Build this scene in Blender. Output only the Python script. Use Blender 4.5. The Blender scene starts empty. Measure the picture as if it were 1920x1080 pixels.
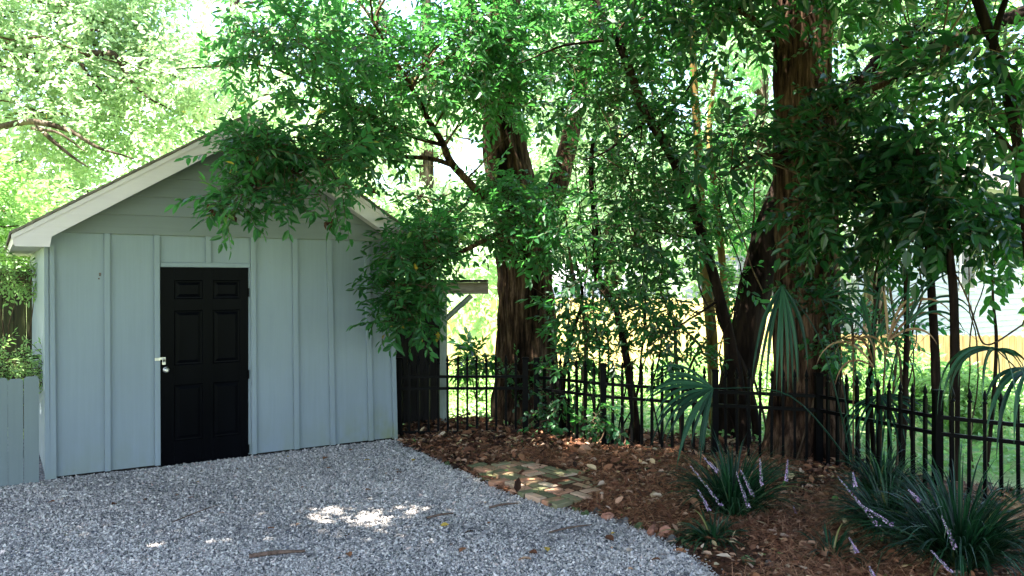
import bpy, math, random
import numpy as np
from mathutils import Vector, noise as mnoise
rnd = random.Random(7)
rng = np.random.default_rng(11)
SC = bpy.context.scene
COL = SC.collection
R = math.radians
H = 1.88          # camera height
HY = 525.0        # horizon row in the photo (1920 wide)
F = 1500.0        # focal length in photo pixels

def at(x, y, Y):                                   # a point Y metres away
    return Vector(((x-960)/F*Y, Y, H-(y-HY)/F*Y))
def gnd(x, y):                                     # a point on flat ground
    Y = H*F/(y-HY); return Vector(((x-960)/F*Y, Y, 0))
def gz(x, y):                                      # terrain height
    z = 0.0
    if y > 10: z -= 0.036*(y-10)*(1 if y < 24 else 24.0/y)
    return z

# ---------------------------------------------------------------- materials
def nmat(name):
    m = bpy.data.materials.new(name); m.use_nodes = True
    nt = m.node_tree; nt.nodes.clear()
    out = nt.nodes.new('ShaderNodeOutputMaterial')
    return m, nt, out
def nd(nt, t, **kw):
    n = nt.nodes.new(t)
    for k, v in kw.items():
        if k in n.inputs.keys() if isinstance(k, str) else False: n.inputs[k].default_value = v
        else: setattr(n, k, v)
    return n
def lk(nt, a, b): nt.links.new(a, b)
def ramp(nt, fac, stops):
    r = nt.nodes.new('ShaderNodeValToRGB')
    el = r.color_ramp.elements
    while len(el) < len(stops): el.new(0.5)
    for e, (p, c) in zip(el, stops):
        e.position = p; e.color = (c[0], c[1], c[2], 1)
    lk(nt, fac, r.inputs[0]); return r.outputs[0]
def tex(nt, scale, detail=4, stretch=(1,1,1), coord='Object', kind='ShaderNodeTexNoise', rough=0.6):
    tc = nt.nodes.new('ShaderNodeTexCoord'); mp = nt.nodes.new('ShaderNodeMapping')
    mp.inputs['Scale'].default_value = stretch
    lk(nt, tc.outputs[coord], mp.inputs[0])
    n = nt.nodes.new(kind); n.inputs['Scale'].default_value = scale
    if kind == 'ShaderNodeTexNoise':
        n.inputs['Detail'].default_value = detail; n.inputs['Roughness'].default_value = rough
    lk(nt, mp.outputs[0], n.inputs['Vector']); return n
def bump(nt, h, strength, dist=0.01):
    b = nt.nodes.new('ShaderNodeBump'); b.inputs['Strength'].default_value = strength
    b.inputs['Distance'].default_value = dist; lk(nt, h, b.inputs['Height']); return b.outputs[0]
def pbsdf(nt, out, color=None, rough=0.7, spec=0.4, metal=0):
    p = nt.nodes.new('ShaderNodeBsdfPrincipled')
    p.inputs['Roughness'].default_value = rough
    p.inputs['Specular IOR Level'].default_value = spec
    p.inputs['Metallic'].default_value = metal
    if color is not None:
        if hasattr(color, 'links'): lk(nt, color, p.inputs['Base Color'])
        else: p.inputs['Base Color'].default_value = (*color, 1)
    if out: lk(nt, p.outputs[0], out.inputs[0])
    return p

def noisy(name, stops, scale=6, stretch=(1,1,1), rough=0.7, spec=0.3, bstr=0.3, bscale=None, bdist=0.005, detail=5, metal=0, coord='Object'):
    m, nt, out = nmat(name)
    n = tex(nt, scale, detail, stretch, coord)
    c = ramp(nt, n.outputs['Fac'], stops)
    p = pbsdf(nt, out, c, rough, spec, metal)
    if bstr:
        b = tex(nt, bscale or scale*3, 5, stretch, coord)
        lk(nt, bump(nt, b.outputs['Fac'], bstr, bdist), p.inputs['Normal'])
    return m

def leafmat(name, dark, mid, light, trans, tfac=0.4, rough=0.42, spec=0.45, yellow=0.0):
    m, nt, out = nmat(name)
    a = nt.nodes.new('ShaderNodeAttribute'); a.attribute_name = 'tint'
    stops = [(0.0, dark), (0.5, mid), (0.93, light)]
    if yellow: stops.append((0.99, (0.45, 0.24, 0.03)))
    c = ramp(nt, a.outputs['Fac'], stops)
    p = pbsdf(nt, None, c, rough, spec)
    t = nt.nodes.new('ShaderNodeBsdfTranslucent')
    tcol = ramp(nt, a.outputs['Fac'], [(0.0, tuple(v*0.75 for v in trans)), (1.0, trans)])
    lk(nt, tcol, t.inputs[0])
    mx = nt.nodes.new('ShaderNodeMixShader'); mx.inputs[0].default_value = tfac
    lk(nt, p.outputs[0], mx.inputs[1]); lk(nt, t.outputs[0], mx.inputs[2])
    lk(nt, mx.outputs[0], out.inputs[0])
    return m

def attrmat(name, stops, rough=0.8, spec=0.25, attr='tint', interp=None, trans=0):
    m, nt, out = nmat(name)
    a = nt.nodes.new('ShaderNodeAttribute'); a.attribute_name = attr
    c = ramp(nt, a.outputs['Fac'], stops)
    p = pbsdf(nt, out if not trans else None, c, rough, spec)
    if trans:
        t = nt.nodes.new('ShaderNodeBsdfTranslucent'); lk(nt, c, t.inputs[0])
        mx = nt.nodes.new('ShaderNodeMixShader'); mx.inputs[0].default_value = trans
        lk(nt, p.outputs[0], mx.inputs[1]); lk(nt, t.outputs[0], mx.inputs[2]); lk(nt, mx.outputs[0], out.inputs[0])
    return m

def barkmat(name, c0, c1, c2, scale=24, bdist=0.03):
    m, nt, out = nmat(name)
    n = tex(nt, scale, 8, (1, 1, 0.10), rough=0.7)
    n2 = tex(nt, 2.2, 4, (1, 1, 0.6))
    mixf = nt.nodes.new('ShaderNodeMath'); mixf.operation = 'MULTIPLY_ADD'
    mixf.inputs[1].default_value = 0.4; lk(nt, n2.outputs['Fac'], mixf.inputs[0])
    ms = nt.nodes.new('ShaderNodeMath'); ms.operation = 'MULTIPLY'; ms.inputs[1].default_value = 0.6
    lk(nt, n.outputs['Fac'], ms.inputs[0]); lk(nt, ms.outputs[0], mixf.inputs[2])
    c = ramp(nt, mixf.outputs[0], [(0.41, c0), (0.5, c1), (0.6, c2)])
    p = pbsdf(nt, out, c, 0.95, 0.04)
    lk(nt, bump(nt, n.outputs['Fac'], 1.0, bdist), p.inputs['Normal'])
    return m

def paintmat(name, base, dirt=(0.16,0.17,0.12), rough=0.55, grain=(30,30,1.2), algae=0.0):
    m, nt, out = nmat(name)
    n = tex(nt, 1.6, 5, (1, 1, 0.5))
    f = ramp(nt, n.outputs['Fac'], [(0.3, tuple(v*0.93 for v in base)), (0.7, tuple(min(1, v*1.04) for v in base))])
    g = tex(nt, 1.0, 6, grain, rough=0.65)
    mx = nt.nodes.new('ShaderNodeMix'); mx.data_type = 'RGBA'; mx.blend_type = 'MULTIPLY'
    mx.inputs[0].default_value = 0.16
    lk(nt, f, mx.inputs[6]); lk(nt, ramp(nt, g.outputs['Fac'], [(0.3, (0.55,)*3), (0.65, (1,1,1))]), mx.inputs[7])
    # specks and stains
    s = tex(nt, 7, 6, (1, 1, 0.6), rough=0.75)
    sf = ramp(nt, s.outputs['Fac'], [(0.64, (0,0,0)), (0.74, (1,1,1))])
    mx2 = nt.nodes.new('ShaderNodeMix'); mx2.data_type = 'RGBA'
    mul = nt.nodes.new('ShaderNodeMath'); mul.operation = 'MULTIPLY'; mul.inputs[1].default_value = 0.5
    lk(nt, sf, mul.inputs[0]); lk(nt, mul.outputs[0], mx2.inputs[0])
    lk(nt, mx.outputs[2], mx2.inputs[6]); mx2.inputs[7].default_value = (*dirt, 1)
    last = mx2.outputs[2]
    if algae:   # splash-back grime and algae stain low on the boards, more at one end
        tc = nt.nodes.new('ShaderNodeTexCoord'); sp = nt.nodes.new('ShaderNodeSeparateXYZ'); lk(nt, tc.outputs['Object'], sp.inputs[0])
        zr = nt.nodes.new('ShaderNodeMapRange'); zr.inputs[1].default_value = 0.5; zr.inputs[2].default_value = 0.0
        zr.inputs[3].default_value = 0; zr.inputs[4].default_value = 1; lk(nt, sp.outputs[2], zr.inputs[0])
        xr = nt.nodes.new('ShaderNodeMapRange'); xr.inputs[1].default_value = 2.6; xr.inputs[2].default_value = 3.5
        xr.inputs[3].default_value = 0.28; xr.inputs[4].default_value = 1.0; lk(nt, sp.outputs[0], xr.inputs[0])
        a = nt.nodes.new('ShaderNodeMath'); a.operation = 'MULTIPLY'; lk(nt, zr.outputs[0], a.inputs[0]); lk(nt, xr.outputs[0], a.inputs[1])
        nn = tex(nt, 5, 5, (1,1,0.5)); b = nt.nodes.new('ShaderNodeMath'); b.operation = 'MULTIPLY'
        lk(nt, a.outputs[0], b.inputs[0]); lk(nt, ramp(nt, nn.outputs['Fac'], [(0.35, (0,0,0)), (0.6, (1,1,1))]), b.inputs[1])
        mx3 = nt.nodes.new('ShaderNodeMix'); mx3.data_type = 'RGBA'; lk(nt, b.outputs[0], mx3.inputs[0])
        lk(nt, last, mx3.inputs[6]); mx3.inputs[7].default_value = (0.16, 0.19, 0.08, 1); last = mx3.outputs[2]
    p = pbsdf(nt, out, last, rough, 0.35)
    lk(nt, bump(nt, g.outputs['Fac'], 0.35, 0.004), p.inputs['Normal'])
    return m

M = {}
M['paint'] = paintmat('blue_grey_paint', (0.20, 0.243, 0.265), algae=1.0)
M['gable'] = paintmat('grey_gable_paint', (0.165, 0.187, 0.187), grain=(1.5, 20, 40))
M['white'] = paintmat('white_trim_paint', (0.60, 0.535, 0.565), dirt=(0.3,0.25,0.2), grain=(1.5,20,40))
M['picket_paint'] = paintmat('weathered_picket_paint', (0.15, 0.185, 0.18), dirt=(0.12,0.12,0.09))
M['shingle'] = noisy('shingles', [(0.3,(0.08,0.07,0.06)),(0.6,(0.18,0.155,0.135)),(0.8,(0.30,0.26,0.22))], 14, rough=0.95, bstr=0.5)
M['door'] = noisy('black_door_paint', [(0.3,(0.0012,0.0014,0.002)),(0.7,(0.0022,0.0025,0.0035))], 5, (1,1,0.2), rough=0.3, spec=0.025, bstr=0.12, bscale=40)
M['iron'] = noisy('black_iron', [(0.3,(0.001,0.001,0.001)),(0.7,(0.0025,0.0025,0.0025))], 20, rough=0.45, spec=0.05, bstr=0.3, bdist=0.002)
M['steel'] = noisy('worn_steel', [(0.3,(0.35,0.33,0.3)),(0.7,(0.62,0.6,0.57))], 30, rough=0.35, metal=0.9, bstr=0.1)
M['darkwood'] = noisy('dark_wood', [(0.3,(0.006,0.005,0.004)),(0.6,(0.016,0.012,0.009)),(0.8,(0.03,0.022,0.016))], 5, (12,12,0.6), rough=0.8, bstr=0.5)  # near-black brown tone, streaked along the grain
M['mosswood'] = noisy('mossy_boards', [(0.35,(0.008,0.006,0.003)),(0.5,(0.022,0.024,0.006)),(0.7,(0.05,0.055,0.014))], 3, (3,3,0.5), rough=0.9, bstr=0.5)
M['postpaint'] = noisy('grey_post_paint', [(0.3,(0.2,0.24,0.2)),(0.7,(0.34,0.38,0.32))], 5, (3,3,0.6), rough=0.7, bstr=0.2)
M['beam'] = noisy('weathered_beam', [(0.3,(0.16,0.13,0.10)),(0.7,(0.38,0.33,0.28))], 5, (1,6,6), rough=0.8, bstr=0.3)
M['yellowwood'] = noisy('golden_cedar', [(0.3,(0.38,0.26,0.09)),(0.5,(0.55,0.41,0.17)),(0.75,(0.66,0.52,0.26))], 2.5, (6,6,0.35), rough=0.8, bstr=0.4)
M['brownwood'] = noisy('brown_cedar', [(0.3,(0.08,0.05,0.018)),(0.5,(0.16,0.11,0.045)),(0.75,(0.25,0.18,0.085))], 2.5, (6,6,0.35), rough=0.8, bstr=0.4)
M['siding'] = noisy('shaded_white_siding', [(0.3,(0.29,0.295,0.34)),(0.7,(0.36,0.365,0.41))], 2, rough=0.6, bstr=0.0)  # white boards greyed: the wall's shade is put into this colour
M['roofpale'] = noisy('pale_roof', [(0.3,(0.44,0.42,0.46)),(0.7,(0.58,0.55,0.60))], 8, (1,8,1), rough=0.7, bstr=0.3)
M['glass'] = noisy('window_glass', [(0.3,(0.02,0.025,0.03)),(0.7,(0.04,0.05,0.06))], 2, rough=0.08, spec=0.6, bstr=0.0)
M['bark_red'] = barkmat('furrowed_red_bark', (0.006,0.003,0.002), (0.042,0.024,0.015), (0.15,0.09,0.056))
M['bark_brown'] = barkmat('brown_bark', (0.006,0.004,0.003), (0.042,0.025,0.015), (0.15,0.095,0.058), 20)
M['bark_dark'] = barkmat('dark_bark', (0.004,0.003,0.002), (0.012,0.008,0.006), (0.03,0.02,0.014), 9)
M['bark_thin'] = barkmat('twig_bark', (0.02,0.013,0.009), (0.06,0.04,0.025), (0.12,0.085,0.05), 20, 0.005)
M['bark_yellow'] = barkmat('ochre_bark', (0.05,0.035,0.01), (0.14,0.09,0.03), (0.24,0.17,0.07), 12, 0.01)
M['bark_grey'] = barkmat('grey_bark', (0.02,0.014,0.01), (0.055,0.04,0.03), (0.14,0.11,0.085), 8, 0.02)
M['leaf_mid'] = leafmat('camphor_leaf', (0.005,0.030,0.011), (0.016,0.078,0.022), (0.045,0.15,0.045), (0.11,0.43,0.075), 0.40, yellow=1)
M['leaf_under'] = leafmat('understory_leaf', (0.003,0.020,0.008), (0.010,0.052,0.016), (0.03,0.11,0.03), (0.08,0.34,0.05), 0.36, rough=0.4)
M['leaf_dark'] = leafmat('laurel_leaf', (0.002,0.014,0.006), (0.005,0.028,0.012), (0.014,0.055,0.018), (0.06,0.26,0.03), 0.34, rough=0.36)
M['leaf_bg'] = leafmat('sunlit_leaf', (0.12,0.24,0.09), (0.33,0.46,0.26), (0.56,0.66,0.47), (0.50,0.70,0.36), 0.45, yellow=1)  # paler than natural: sun overexposure is put into the leaf colour
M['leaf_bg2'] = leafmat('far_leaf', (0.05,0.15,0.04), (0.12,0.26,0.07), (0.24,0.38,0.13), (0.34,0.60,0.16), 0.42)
M['leaf_vine'] = leafmat('vine_leaf', (0.012,0.07,0.025), (0.025,0.12,0.04), (0.05,0.19,0.06), (0.07,0.36,0.09), 0.35)
M['leaf_over'] = leafmat('overhead_leaf', (0.02,0.08,0.02), (0.03,0.11,0.03), (0.05,0.15,0.04), (0.05,0.2,0.05), 0.25)
M['dryleaf'] = attrmat('dry_leaf', [(0.0,(0.02,0.008,0.004)),(0.35,(0.085,0.032,0.014)),(0.6,(0.23,0.098,0.045)),(0.8,(0.40,0.24,0.15)),(0.93,(0.46,0.36,0.26)),(0.985,(0.40,0.27,0.05)),(1.0,(0.08,0.20,0.04))], 0.8, 0.3, trans=0.12)
M['needle'] = attrmat('pine_straw', [(0.0,(0.06,0.02,0.01)),(0.5,(0.24,0.085,0.036)),(1.0,(0.42,0.22,0.12))], 0.75, 0.3)
M['pebble'] = attrmat('crushed_stone', [(0.0,(0.07,0.068,0.070)),(0.3,(0.25,0.23,0.213)),(0.6,(0.45,0.412,0.375)),(0.84,(0.62,0.565,0.505)),(0.93,(0.50,0.36,0.30)),(1.0,(0.66,0.60,0.55))], 0.75, 0.35)
M['liriope'] = attrmat('liriope_blade', [(0.0,(0.002,0.013,0.005)),(0.5,(0.006,0.032,0.011)),(0.88,(0.018,0.07,0.024)),(1.0,(0.16,0.15,0.05))], 0.42, 0.3, trans=0.18)
M['flower'] = attrmat('lilac_flower', [(0.0,(0.20,0.10,0.23)),(0.5,(0.38,0.24,0.41)),(1.0,(0.60,0.46,0.58))], 0.6, 0.3, trans=0.2)
M['palm'] = attrmat('palm_blade', [(0.0,(0.004,0.022,0.011)),(0.5,(0.010,0.050,0.024)),(1.0,(0.035,0.11,0.05))], 0.45, 0.2, trans=0.28)
M['palmdead'] = attrmat('dead_palm_blade', [(0.0,(0.06,0.025,0.01)),(0.5,(0.14,0.065,0.028)),(1.0,(0.28,0.18,0.09))], 0.7, 0.3, trans=0.2)
M['stem'] = noisy('green_stem', [(0.3,(0.03,0.07,0.03)),(0.7,(0.07,0.13,0.06))], 10, rough=0.6, bstr=0.0)
M['stick'] = noisy('dead_stick', [(0.3,(0.05,0.03,0.02)),(0.7,(0.17,0.11,0.08))], 30, rough=0.9, bstr=0.5)
M['rockgrey'] = noisy('grey_edging_stone', [(0.3,(0.03,0.03,0.028)),(0.5,(0.08,0.075,0.07)),(0.7,(0.15,0.14,0.125))], 9, rough=0.9, bstr=0.5)
M['rockmoss'] = noisy('mossy_edging_stone', [(0.3,(0.03,0.03,0.02)),(0.5,(0.06,0.09,0.03)),(0.7,(0.05,0.14,0.03))], 7, rough=0.95, bstr=0.5)
M['rockbrick'] = noisy('edging_brick_clay', [(0.3,(0.13,0.055,0.035)),(0.5,(0.27,0.12,0.075)),(0.7,(0.38,0.22,0.15))], 9, rough=0.9, bstr=0.5)

def groundmats():
    m, nt, out = nmat('lawn_ground')
    n = tex(nt, 1.3, 6, coord='Object'); n2 = tex(nt, 30, 5)
    c1 = ramp(nt, n.outputs['Fac'], [(0.35,(0.22,0.32,0.10)),(0.65,(0.42,0.50,0.22))])
    c2 = ramp(nt, n2.outputs['Fac'], [(0.3,(0.55,)*3),(0.7,(1.1,1.1,1.1))])
    mx = nt.nodes.new('ShaderNodeMix'); mx.data_type='RGBA'; mx.blend_type='MULTIPLY'; mx.inputs[0].default_value=1
    lk(nt,c1,mx.inputs[6]); lk(nt,c2,mx.inputs[7])
    p = pbsdf(nt,out,mx.outputs[2],0.95,0.1); lk(nt,bump(nt,n2.outputs['Fac'],0.8,0.05),p.inputs['Normal'])
    M['lawn'] = m
    m, nt, out = nmat('crushed_stone_base')
    v = tex(nt, 62, kind='ShaderNodeTexVoronoi'); v.inputs['Randomness'].default_value = 1
    sp = nt.nodes.new('ShaderNodeSeparateColor'); lk(nt, v.outputs['Color'], sp.inputs[0])
    c = ramp(nt, sp.outputs[0], [(0.0,(0.04,0.047,0.055)),(0.35,(0.13,0.14,0.165)),(0.7,(0.24,0.25,0.28)),(0.95,(0.36,0.34,0.34))])
    p = pbsdf(nt,out,c,0.85,0.25); inv = nt.nodes.new('ShaderNodeMath'); inv.operation='SUBTRACT'; inv.inputs[0].default_value=1
    lk(nt,v.outputs['Distance'],inv.inputs[1]); lk(nt,bump(nt,inv.outputs[0],1.0,0.012),p.inputs['Normal'])
    M['gravelbase'] = m
    m, nt, out = nmat('bed_soil')
    n = tex(nt, 9, 8, rough=0.75)
    c = ramp(nt, n.outputs['Fac'], [(0.35,(0.02,0.011,0.007)),(0.5,(0.07,0.032,0.018)),(0.68,(0.16,0.08,0.045))])
    p = pbsdf(nt,out,c,0.95,0.1); lk(nt,bump(nt,n.outputs['Fac'],1.0,0.03),p.inputs['Normal'])
    M['soil'] = m
    m, nt, out = nmat('mossy_paving_brick')
    a = nt.nodes.new('ShaderNodeAttribute'); a.attribute_name='tint'
    c1 = ramp(nt, a.outputs['Fac'], [(0.0,(0.10,0.10,0.05)),(0.3,(0.20,0.18,0.10)),(0.5,(0.34,0.165,0.095)),(0.8,(0.42,0.24,0.15)),(1.0,(0.42,0.34,0.24))])
    n = tex(nt, 5, 6, rough=0.7)
    f = ramp(nt, n.outputs['Fac'], [(0.52,(0,0,0)),(0.66,(0.8,0.8,0.8))])
    mx = nt.nodes.new('ShaderNodeMix'); mx.data_type='RGBA'; lk(nt,f,mx.inputs[0]); lk(nt,c1,mx.inputs[6]); mx.inputs[7].default_value=(0.10,0.14,0.05,1)
    p = pbsdf(nt,out,mx.outputs[2],0.9,0.2); n3 = tex(nt, 60, 5); lk(nt,bump(nt,n3.outputs['Fac'],0.6,0.006),p.inputs['Normal'])
    M['brick'] = m
groundmats()

# ---------------------------------------------------------------- builders
class MB:
    def __init__(s): s.v=[]; s.f=[]; s.m=[]; s.t=[]; s.n=0; s.sm=[]
    def add(s, verts, faces, mi=0, tint=None, smooth=False):
        verts = np.asarray(verts, float).reshape(-1,3)
        if isinstance(faces, np.ndarray): groups = [faces]
        else:
            d = {}
            for f in faces: d.setdefault(len(f), []).append(f)
            groups = [np.array(g) for g in d.values()]
        s.v.append(verts)
        for g in groups:
            s.f.append(g + s.n); s.m.append((mi, len(g), smooth))
        if tint is None: tint = 0.5
        s.t.append(np.broadcast_to(np.asarray(tint, float), (len(verts),)).copy())
        s.n += len(verts); return s
    def build(s, name, mats, parent=None, loc=None, mw=None):
        if not isinstance(mats, (list, tuple)): mats = [mats]
        me = bpy.data.meshes.new(name)
        V = np.concatenate(s.v); T = np.concatenate(s.t)
        if loc is not None: V = V - np.array(loc)
        me.vertices.add(len(V)); me.vertices.foreach_set('co', V.astype(np.float32).ravel())
        loops = np.concatenate([g.ravel() for g in s.f]); sizes = np.concatenate([np.full(len(g), g.shape[1]) for g in s.f])
        me.loops.add(len(loops)); me.loops.foreach_set('vertex_index', loops.astype(np.int32))
        starts = np.concatenate([[0], np.cumsum(sizes)[:-1]])
        me.polygons.add(len(sizes)); me.polygons.foreach_set('loop_start', starts.astype(np.int32))
        me.polygons.foreach_set('material_index', np.concatenate([np.full(n, mi) for mi, n, _ in s.m]).astype(np.int32))
        me.polygons.foreach_set('use_smooth', np.concatenate([np.full(n, sm) for _, n, sm in s.m]))
        me.update(calc_edges=True)
        at_ = me.attributes.new('tint', 'FLOAT', 'POINT'); at_.data.foreach_set('value', T.astype(np.float32))
        for m in mats: me.materials.append(M[m] if isinstance(m, str) else m)
        o = bpy.data.objects.new(name, me); COL.objects.link(o)
        if parent is not None: o.parent = parent
        if loc is not None: o.location = loc
        return o
    # primitives
    def box(s, x0,y0,z0,x1,y1,z1, mi=0, tint=None, bev=0.0, M4=None):
        x0,x1=min(x0,x1),max(x0,x1); y0,y1=min(y0,y1),max(y0,y1); z0,z1=min(z0,z1),max(z0,z1)
        if bev <= 0:
            v=[(x0,y0,z0),(x1,y0,z0),(x1,y1,z0),(x0,y1,z0),(x0,y0,z1),(x1,y0,z1),(x1,y1,z1),(x0,y1,z1)]
            f=[(0,3,2,1),(4,5,6,7),(0,1,5,4),(1,2,6,5),(2,3,7,6),(3,0,4,7)]
        else:
            b=min(bev,(x1-x0)*.45,(y1-y0)*.45,(z1-z0)*.45); v=[]; idx={}
            for ix,x in enumerate((x0,x1)):
                for iy,y in enumerate((y0,y1)):
                    for iz,z in enumerate((z0,z1)):
                        sx=1-2*ix; sy=1-2*iy; sz=1-2*iz
                        idx[ix,iy,iz]=len(v)
                        v += [(x,y+sy*b,z+sz*b),(x+sx*b,y,z+sz*b),(x+sx*b,y+sy*b,z)]
            g=lambda a,b_,c,k: idx[a,b_,c]+k
            f=[]
            f.append((g(0,0,0,0),g(0,0,1,0),g(0,1,1,0),g(0,1,0,0))); f.append((g(1,0,0,0),g(1,1,0,0),g(1,1,1,0),g(1,0,1,0)))
            f.append((g(0,0,0,1),g(1,0,0,1),g(1,0,1,1),g(0,0,1,1))); f.append((g(0,1,0,1),g(0,1,1,1),g(1,1,1,1),g(1,1,0,1)))
            f.append((g(0,0,0,2),g(0,1,0,2),g(1,1,0,2),g(1,0,0,2))); f.append((g(0,0,1,2),g(1,0,1,2),g(1,1,1,2),g(0,1,1,2)))
            for a in (0,1):
                for c in (0,1):
                    f.append((g(a,c,0,0),g(a,c,0,1),g(a,c,1,1),g(a,c,1,0)))
                    f.append((g(a,0,c,0),g(a,0,c,2),g(a,1,c,2),g(a,1,c,0)))
                    f.append((g(0,a,c,1),g(0,a,c,2),g(1,a,c,2),g(1,a,c,1)))
                    for e in (0,1): f.append((g(a,c,e,0),g(a,c,e,1),g(a,c,e,2)))
        v=np.array(v,float)
        if M4 is not None: v = v@M4[:3,:3].T + M4[:3,3]
        return s.add(v,f,mi,tint)
    def prism(s, poly, y0, y1, mi=0, axis='y', tint=None):   # poly in (x,z)
        n=len(poly)
        if axis=='y': v=[(x,y0,z) for x,z in poly]+[(x,y1,z) for x,z in poly]
        elif axis=='z': v=[(x,y,y0) for x,y in poly]+[(x,y,y1) for x,y in poly]
        else: v=[(y0,x,z) for x,z in poly]+[(y1,x,z) for x,z in poly]
        f=[tuple(range(n)),tuple(range(2*n-1,n-1,-1))]+[(i,i+n,(i+1)%n+n,(i+1)%n) for i in range(n)]
        return s.add(v,f,mi,tint)
    def tube(s, pts, rad, seg=8, mi=0, cap=True, lump=0.0, flute=0.0, nfl=9, seed=0, tint=None):
        P=np.array([tuple(p) for p in pts],float); n=len(P); rad=np.broadcast_to(np.asarray(rad,float),(n,))
        T=np.gradient(P,axis=0); T/=np.linalg.norm(T,axis=1)[:,None]+1e-9
        ref=np.array([1.,0,0]) if abs(T[0][0])<0.8 else np.array([0,1.,0])
        a=np.linspace(0,2*np.pi,seg,endpoint=False)
        rows=[]; A=ref-T[0]*ref.dot(T[0]); A/=np.linalg.norm(A)
        for i in range(n):
            A=A-T[i]*A.dot(T[i]); A/=np.linalg.norm(A); B=np.cross(T[i],A)
            r=rad[i]*np.ones(seg)
            if flute: r=r*(1+flute*np.sin(nfl*a+seed)*0.5+flute*np.sin((nfl*2+1)*a+seed*3+i*0.13)*0.25)
            if lump:
                r=r*np.array([1+lump*mnoise.noise(Vector((math.cos(x)*2.1,math.sin(x)*2.1,i*0.21+seed*7.3))) for x in a])
            rows.append(P[i]+np.outer(np.cos(a)*r,A)+np.outer(np.sin(a)*r,B))
        v=np.concatenate(rows); i0=np.arange((n-1)*seg); j=i0%seg; r0=i0//seg
        f=np.stack([r0*seg+j,r0*seg+(j+1)%seg,(r0+1)*seg+(j+1)%seg,(r0+1)*seg+j],1)
        s.add(v,f,mi,tint,True)
        if cap: s.add(rows[-1],[tuple(range(seg))],mi,tint); s.add(rows[0],[tuple(range(seg-1,-1,-1))],mi,tint)
        return s

def smooth_path(pts, n=None, wig=0.0, seed=0):
    P=[Vector(p) for p in pts]
    if len(P)==2: P=[P[0],(P[0]+P[1])/2,P[1]]
    out=[]; m=n or 6
    for i in range(len(P)-1):
        p0=P[max(i-1,0)];p1=P[i];p2=P[i+1];p3=P[min(i+2,len(P)-1)]
        for k in range(m):
            t=k/m
            out.append(0.5*((2*p1)+(-p0+p2)*t+(2*p0-5*p1+4*p2-p3)*t*t+(-p0+3*p1-3*p2+p3)*t**3))
    out.append(P[-1])
    if wig:
        out=[p+wig*(mnoise.noise_vector(p*2.3+Vector((seed,seed*2,0)))) for p in out[:-1]]+[out[-1]]
    return out
def lerps(vals, n):
    return np.interp(np.linspace(0,len(vals)-1,n), range(len(vals)), vals)

def tag(o, label=None, cat=None, group=None, kind=None):
    if label: o['label']=label
    if cat: o['category']=cat
    if group: o['group']=group
    if kind: o['kind']=kind
    return o
def empty(name, loc, label, cat, group=None, rz=0):
    o=bpy.data.objects.new(name,None); COL.objects.link(o); o.location=loc; o.rotation_euler=(0,0,rz); o.empty_display_size=0.2
    return tag(o,label,cat,group)

# ---- foliage
def unit(a): return a/(np.linalg.norm(a,axis=-1,keepdims=True)+1e-9)
def leaf_shape(L, W, fold=0.25, droop=0.15):
    return np.array([(0,0,0),(0.28*L,-W*0.46,fold*W*0.5-droop*L*0.06),(0.68*L,-W*0.40,fold*W*0.4-droop*L*0.4),(L,0,-droop*L),
                     (0.68*L,W*0.40,fold*W*0.4-droop*L*0.4),(0.28*L,W*0.46,fold*W*0.5-droop*L*0.06)])
LEAFQ = np.array([(0,1,2,3),(0,3,4,5)])
def place_leaves(mb, pos, D, U, size, tint, W=0.4, fold=0.3, droop=0.15, mi=0):
    """vectorised: one folded six-vertex leaf per position"""
    n=len(pos); shp=leaf_shape(1,W,fold,droop)
    D=unit(D); Y=unit(np.cross(U,D)); Z=np.cross(D,Y)
    v=pos[:,None,:]+size[:,None,None]*(shp[None,:,0:1]*D[:,None,:]+shp[None,:,1:2]*Y[:,None,:]+shp[None,:,2:3]*Z[:,None,:])
    f=(LEAFQ[None]+6*np.arange(n)[:,None,None]).reshape(-1,4)
    mb.add(v.reshape(-1,3),f,mi,np.repeat(tint,6))
def spray_template(r, nl, L, leaf, W, droop):
    pos=[];D=[];U=[];S=[]
    def tw(t): return np.array([t*L, 0.04*L*math.sin(t*5), -droop*L*t*t])
    for i in range(nl):
        t=0.12+0.88*i/(nl-1); p=tw(t); d=tw(min(1,t)+.02)-tw(t-.02); d/=np.linalg.norm(d)
        side=1 if i%2 else -1
        ang=R(r.uniform(35,65)) if i<nl-1 else 0
        dd=np.array([math.cos(ang)*d[0], side*math.sin(ang), d[2]+r.uniform(-0.35,0.25)])
        pos.append(p);D.append(dd);U.append(np.array([r.uniform(-.35,.35),r.uniform(-.6,.6),1]));S.append(leaf*r.uniform(.7,1.15)*(0.75 if i<2 else 1))
    T=[tw(t) for t in (0,.33,.66,1)]
    return np.array(pos),unit(np.array(D)),unit(np.array(U)),np.array(S),np.array(T)
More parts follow.
